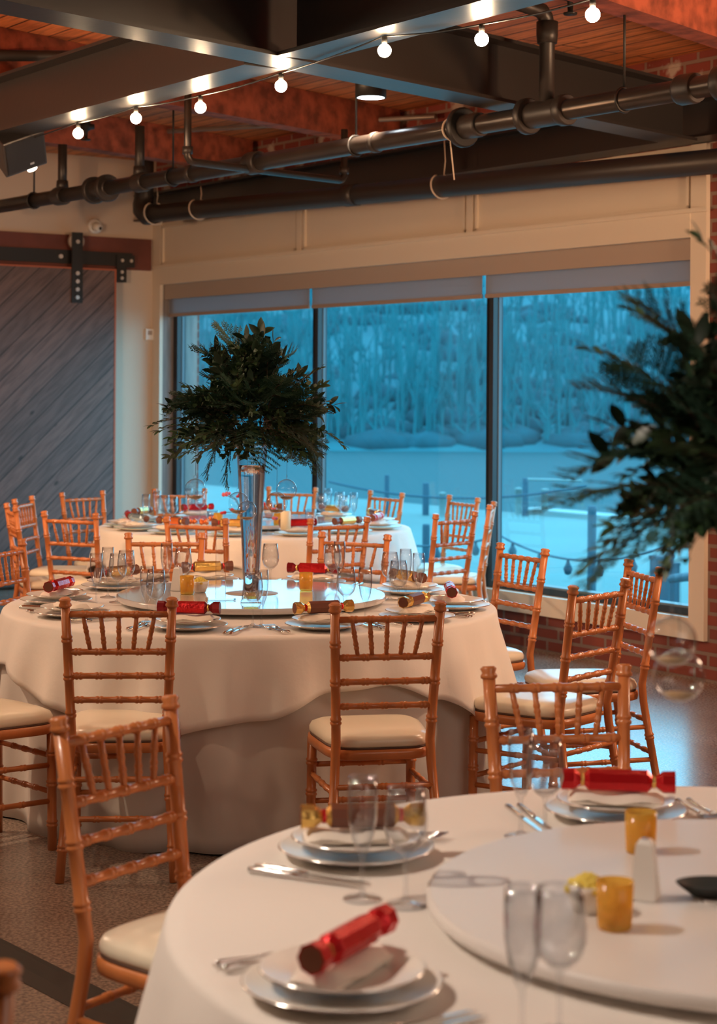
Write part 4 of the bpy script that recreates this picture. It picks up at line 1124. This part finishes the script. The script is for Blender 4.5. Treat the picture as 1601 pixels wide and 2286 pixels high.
def arrangement(loc, label, seed, extra=(), ks=1.0):
    rn = random.Random(seed)
    t = thing('greenery_arrangement', label, 'greenery', loc)
    def sprig(kind, az, el, base=(0, 0, 0), sc=1, roll=None):
        o = bpy.data.objects.new(PN[kind], rn.choice(SPR[kind])); C.objects.link(o); o.parent = t
        o.rotation_mode = 'QUATERNION'
        q = Matrix.Rotation(az, 3, 'Z') @ Matrix.Rotation(-el, 3, 'Y') @ Matrix.Rotation(rn.uniform(-.9, .9) if roll is None else roll, 3, 'X')
        o.rotation_quaternion = q.to_quaternion(); o.location = base; o.scale = (sc, sc, sc)
    # flat wide lower tier, rounded dome above
    nlow, nmid, ntop = 62, 92, 50
    for i in range(nlow):
        az = 2*PI*i/nlow+rn.uniform(-.12, .12); el = rn.uniform(-.5, .15)
        k = rn.choice(['filler', 'ruscus', 'ruscus', 'fern', 'filler'])
        b = Vector((math.cos(az), math.sin(az), 0))*rn.uniform(.05, .15)+Vector((0, 0, rn.uniform(0, .04)))
        sprig(k, az, el, tuple(b), rn.uniform(.8, 1.05))
    for i in range(nmid):
        az = rn.uniform(0, 2*PI); el = rn.uniform(.0, .95)
        k = rn.choice(['filler', 'broad', 'filler', 'ruscus', 'fern', 'fern', 'ruscus'])
        b = Vector((math.cos(az), math.sin(az), 0))*rn.uniform(.04, .15)+Vector((0, 0, rn.uniform(.02, .13)))
        sprig(k, az, el, tuple(b), rn.uniform(.75, 1.0))
    for i in range(ntop):
        az = rn.uniform(0, 2*PI); el = rn.uniform(.8, 1.5)
        k = rn.choice(['broad', 'filler', 'broad', 'fern', 'filler'])
        b = Vector((math.cos(az), math.sin(az), 0))*rn.uniform(.0, .12)+Vector((0, 0, rn.uniform(.10, .22)))
        sprig(k, az, el, tuple(b), rn.uniform(.8, 1.05))
    for (k, az, el, bx, by, bz, sc) in extra: sprig(k, R_(az), R_(el), (bx, by, bz), sc, 0)
    return t
def hang(px, py, Y, r, top, label):
    """clear glass globe hung by a thread from the greenery"""
    X, _, Z = o3(px, py, Y)
    t = thing('glass_globe', label, 'glass globe', (X, Y, Z), random.uniform(0, 6), 'hanging glass globes')
    pf = [(max(.0005, r*math.sin(R_(a))), -r*math.cos(R_(a))) for a in range(0, 181, 9)]
    mb = MB(); seg_ = 28; vs = []
    for rr, z in pf:
        for k in range(seg_): a = 2*PI*k/seg_; vs.append((rr*math.cos(a), rr*math.sin(a), z))
    fs = []
    for i in range(len(pf)-1):
        for k in range(seg_):
            if 7 <= i <= 13 and 0 <= k < 7: continue      # tealight opening
            fs.append((i*seg_+k, i*seg_+(k+1) % seg_, (i+1)*seg_+(k+1) % seg_, (i+1)*seg_+k))
    mb.add(vs, fs, True); mb.build('globe', M['glass'], t)
    lp = [(.007*math.cos(2*PI*j/12), 0, r+.006+.007*math.sin(2*PI*j/12)) for j in range(13)]
    MB().tube(lp, .0016, 6, cap=False).build('loop', M['glass'], t)
    MB().lathe([(0, -r*.93), (r*.45, -r*.85), (r*.62, -r*.68), (0, -r*.66)], 20).build('sand', M['sand'], t)
    MB().tube([(0, 0, r+.012), (0, 0, top-Z)], .0006, 4).build('thread', M['bead'], t)
def vase(x, y, label):
    t = thing('trumpet_vase', label, 'vase', (x, y, ZS), group='tall glass trumpet vases')
    H_ = .60
    def rr(f_): return .030+.030*f_**1.3
    out = [(rr(i/20)+(.006*(1-i/2) if i < 2 else 0), .012+(H_-.012)*i/20) for i in range(21)]
    MB().lathe([(0, 0), (.040, 0), (.040, .006), (.036, .012)]+out+[(rr(1)+.003, H_+.002)]+[(r-.003, z) for r, z in reversed(out)], 40).build('shell', M['glass'], t)
    MB().lathe([(0, .04)]+[(rr(f_)-.0045, f_*H_) for f_ in (.08, .2, .35, .5, .65, .8, .87)]+[(0, .87*H_)], 40).build('water', M['water'], t)
    MB().lathe([(0, .016), (.028, .016), (.029, .038), (0, .038)], 32).build('amber_base', M['amber'], t)
x, y = on(560, 1345, ZS)
vase(x, y, 'tall clear trumpet vase of water on the middle table')
VX, VY = x, y
arrangement((VX, VY, 1.425), 'wide dome of mixed dark greenery on top of the tall vase', 11,
            extra=(('fern', 150, 68, -.02, -.03, .20, 1.15), ('fern', 165, 60, -.05, -.03, .18, 1.1), ('broad', 60, 88, 0, 0, .24, 1.1), ('ruscus', 10, 50, .12, -.05, .12, .9), ('ruscus', 25, 62, .05, -.05, .13, .85),
                   ('fern', 190, -75, -.06, -.10, -.01, .85), ('fern', 175, -62, -.10, -.08, 0, .8), ('fern', 0, -62, .20, -.06, 0, .75), ('ruscus', 5, -20, .15, 0, .06, 1.0), ('ruscus', 185, 0, -.16, -.03, .06, 1.0), ('fern', 178, 20, -.14, -.03, .08, .9),
                   ('broad', 182, 10, -.17, -.05, .10, .9), ('broad', 0, 6, .17, -.05, .12, .9), ('fern', 0, 20, .14, -.05, .05, .8)))
NX_, NY_ = .695, 2.93
vase(NX_, NY_, 'tall clear trumpet vase of the near table, beyond the right edge')
arrangement((NX_, NY_, 1.425), 'large blurred dome of greenery entering from the right edge', 23,
            extra=(('fern', 175, 30, -.15, -.03, .10, 1.0), ('fern', 182, 10, -.17, -.02, .07, 1.0), ('ruscus', 178, 48, -.10, -.04, .15, 1.05), ('ruscus', 184, -25, -.16, -.05, .02, 1.0), ('fern', 186, -30, -.18, -.05, 0, .95), ('ruscus', 160, 70, -.06, -.05, .20, 1.1), ('ruscus', 175, 40, -.15, 0, .12, 1.0),
                   ('broad', 178, 15, -.17, -.02, .08, 1.0), ('fern', 180, -5, -.2, -.05, .03, 1.0)))
hang(437, 1092, VY-.05, .040, 1.42, 'hanging glass globe at left, farthest from the vase')
hang(533, 1123, VY-.10, .042, 1.42, 'hanging glass globe overlapping the left side of the vase')
hang(641, 1093, VY-.02, .040, 1.42, 'hanging glass globe at right of the vase, upper one')
hang(619, 1122, VY+.10, .042, 1.42, 'hanging glass globe at right of the vase, lower one')
hang(553, 1140, VY-.22, .036, 1.42, 'hanging glass globe right before the vase')
hang(1503, 1432, NY_-.18, .037, 1.42, 'blurred glass globe at right edge, upper one')
hang(1520, 1508, NY_-.08, .040, 1.42, 'blurred glass globe at right edge, lower one')

# ------------------------------------------------------------------ floor strip
a = Vector(on(30, 2145, 0)); b = Vector(on(330, 2300, 0)); d = (b-a).normalized(); n = Vector((-d.y, d.x))
mb = MB(); a2 = a-d*1.5; b2 = b+d*1.0
def sfn(s, w_, z): p = a2+d*s+n*w_; return (p.x, p.y, z)
Ls = (b2-a2).length
mb.add([sfn(0, -.07, .001), sfn(0, -.03, .014), sfn(0, .03, .014), sfn(0, .07, .001), sfn(Ls, -.07, .001), sfn(Ls, -.03, .014), sfn(Ls, .03, .014), sfn(Ls, .07, .001)],
       [(0, 4, 5, 1), (1, 5, 6, 2), (2, 6, 7, 3), (0, 1, 2, 3), (4, 7, 6, 5), (0, 3, 7, 4)])
tag(mb.build('cable_cover', M['mat_dark']), 'dark rubber cable cover lying on the floor at lower left', 'cable cover')
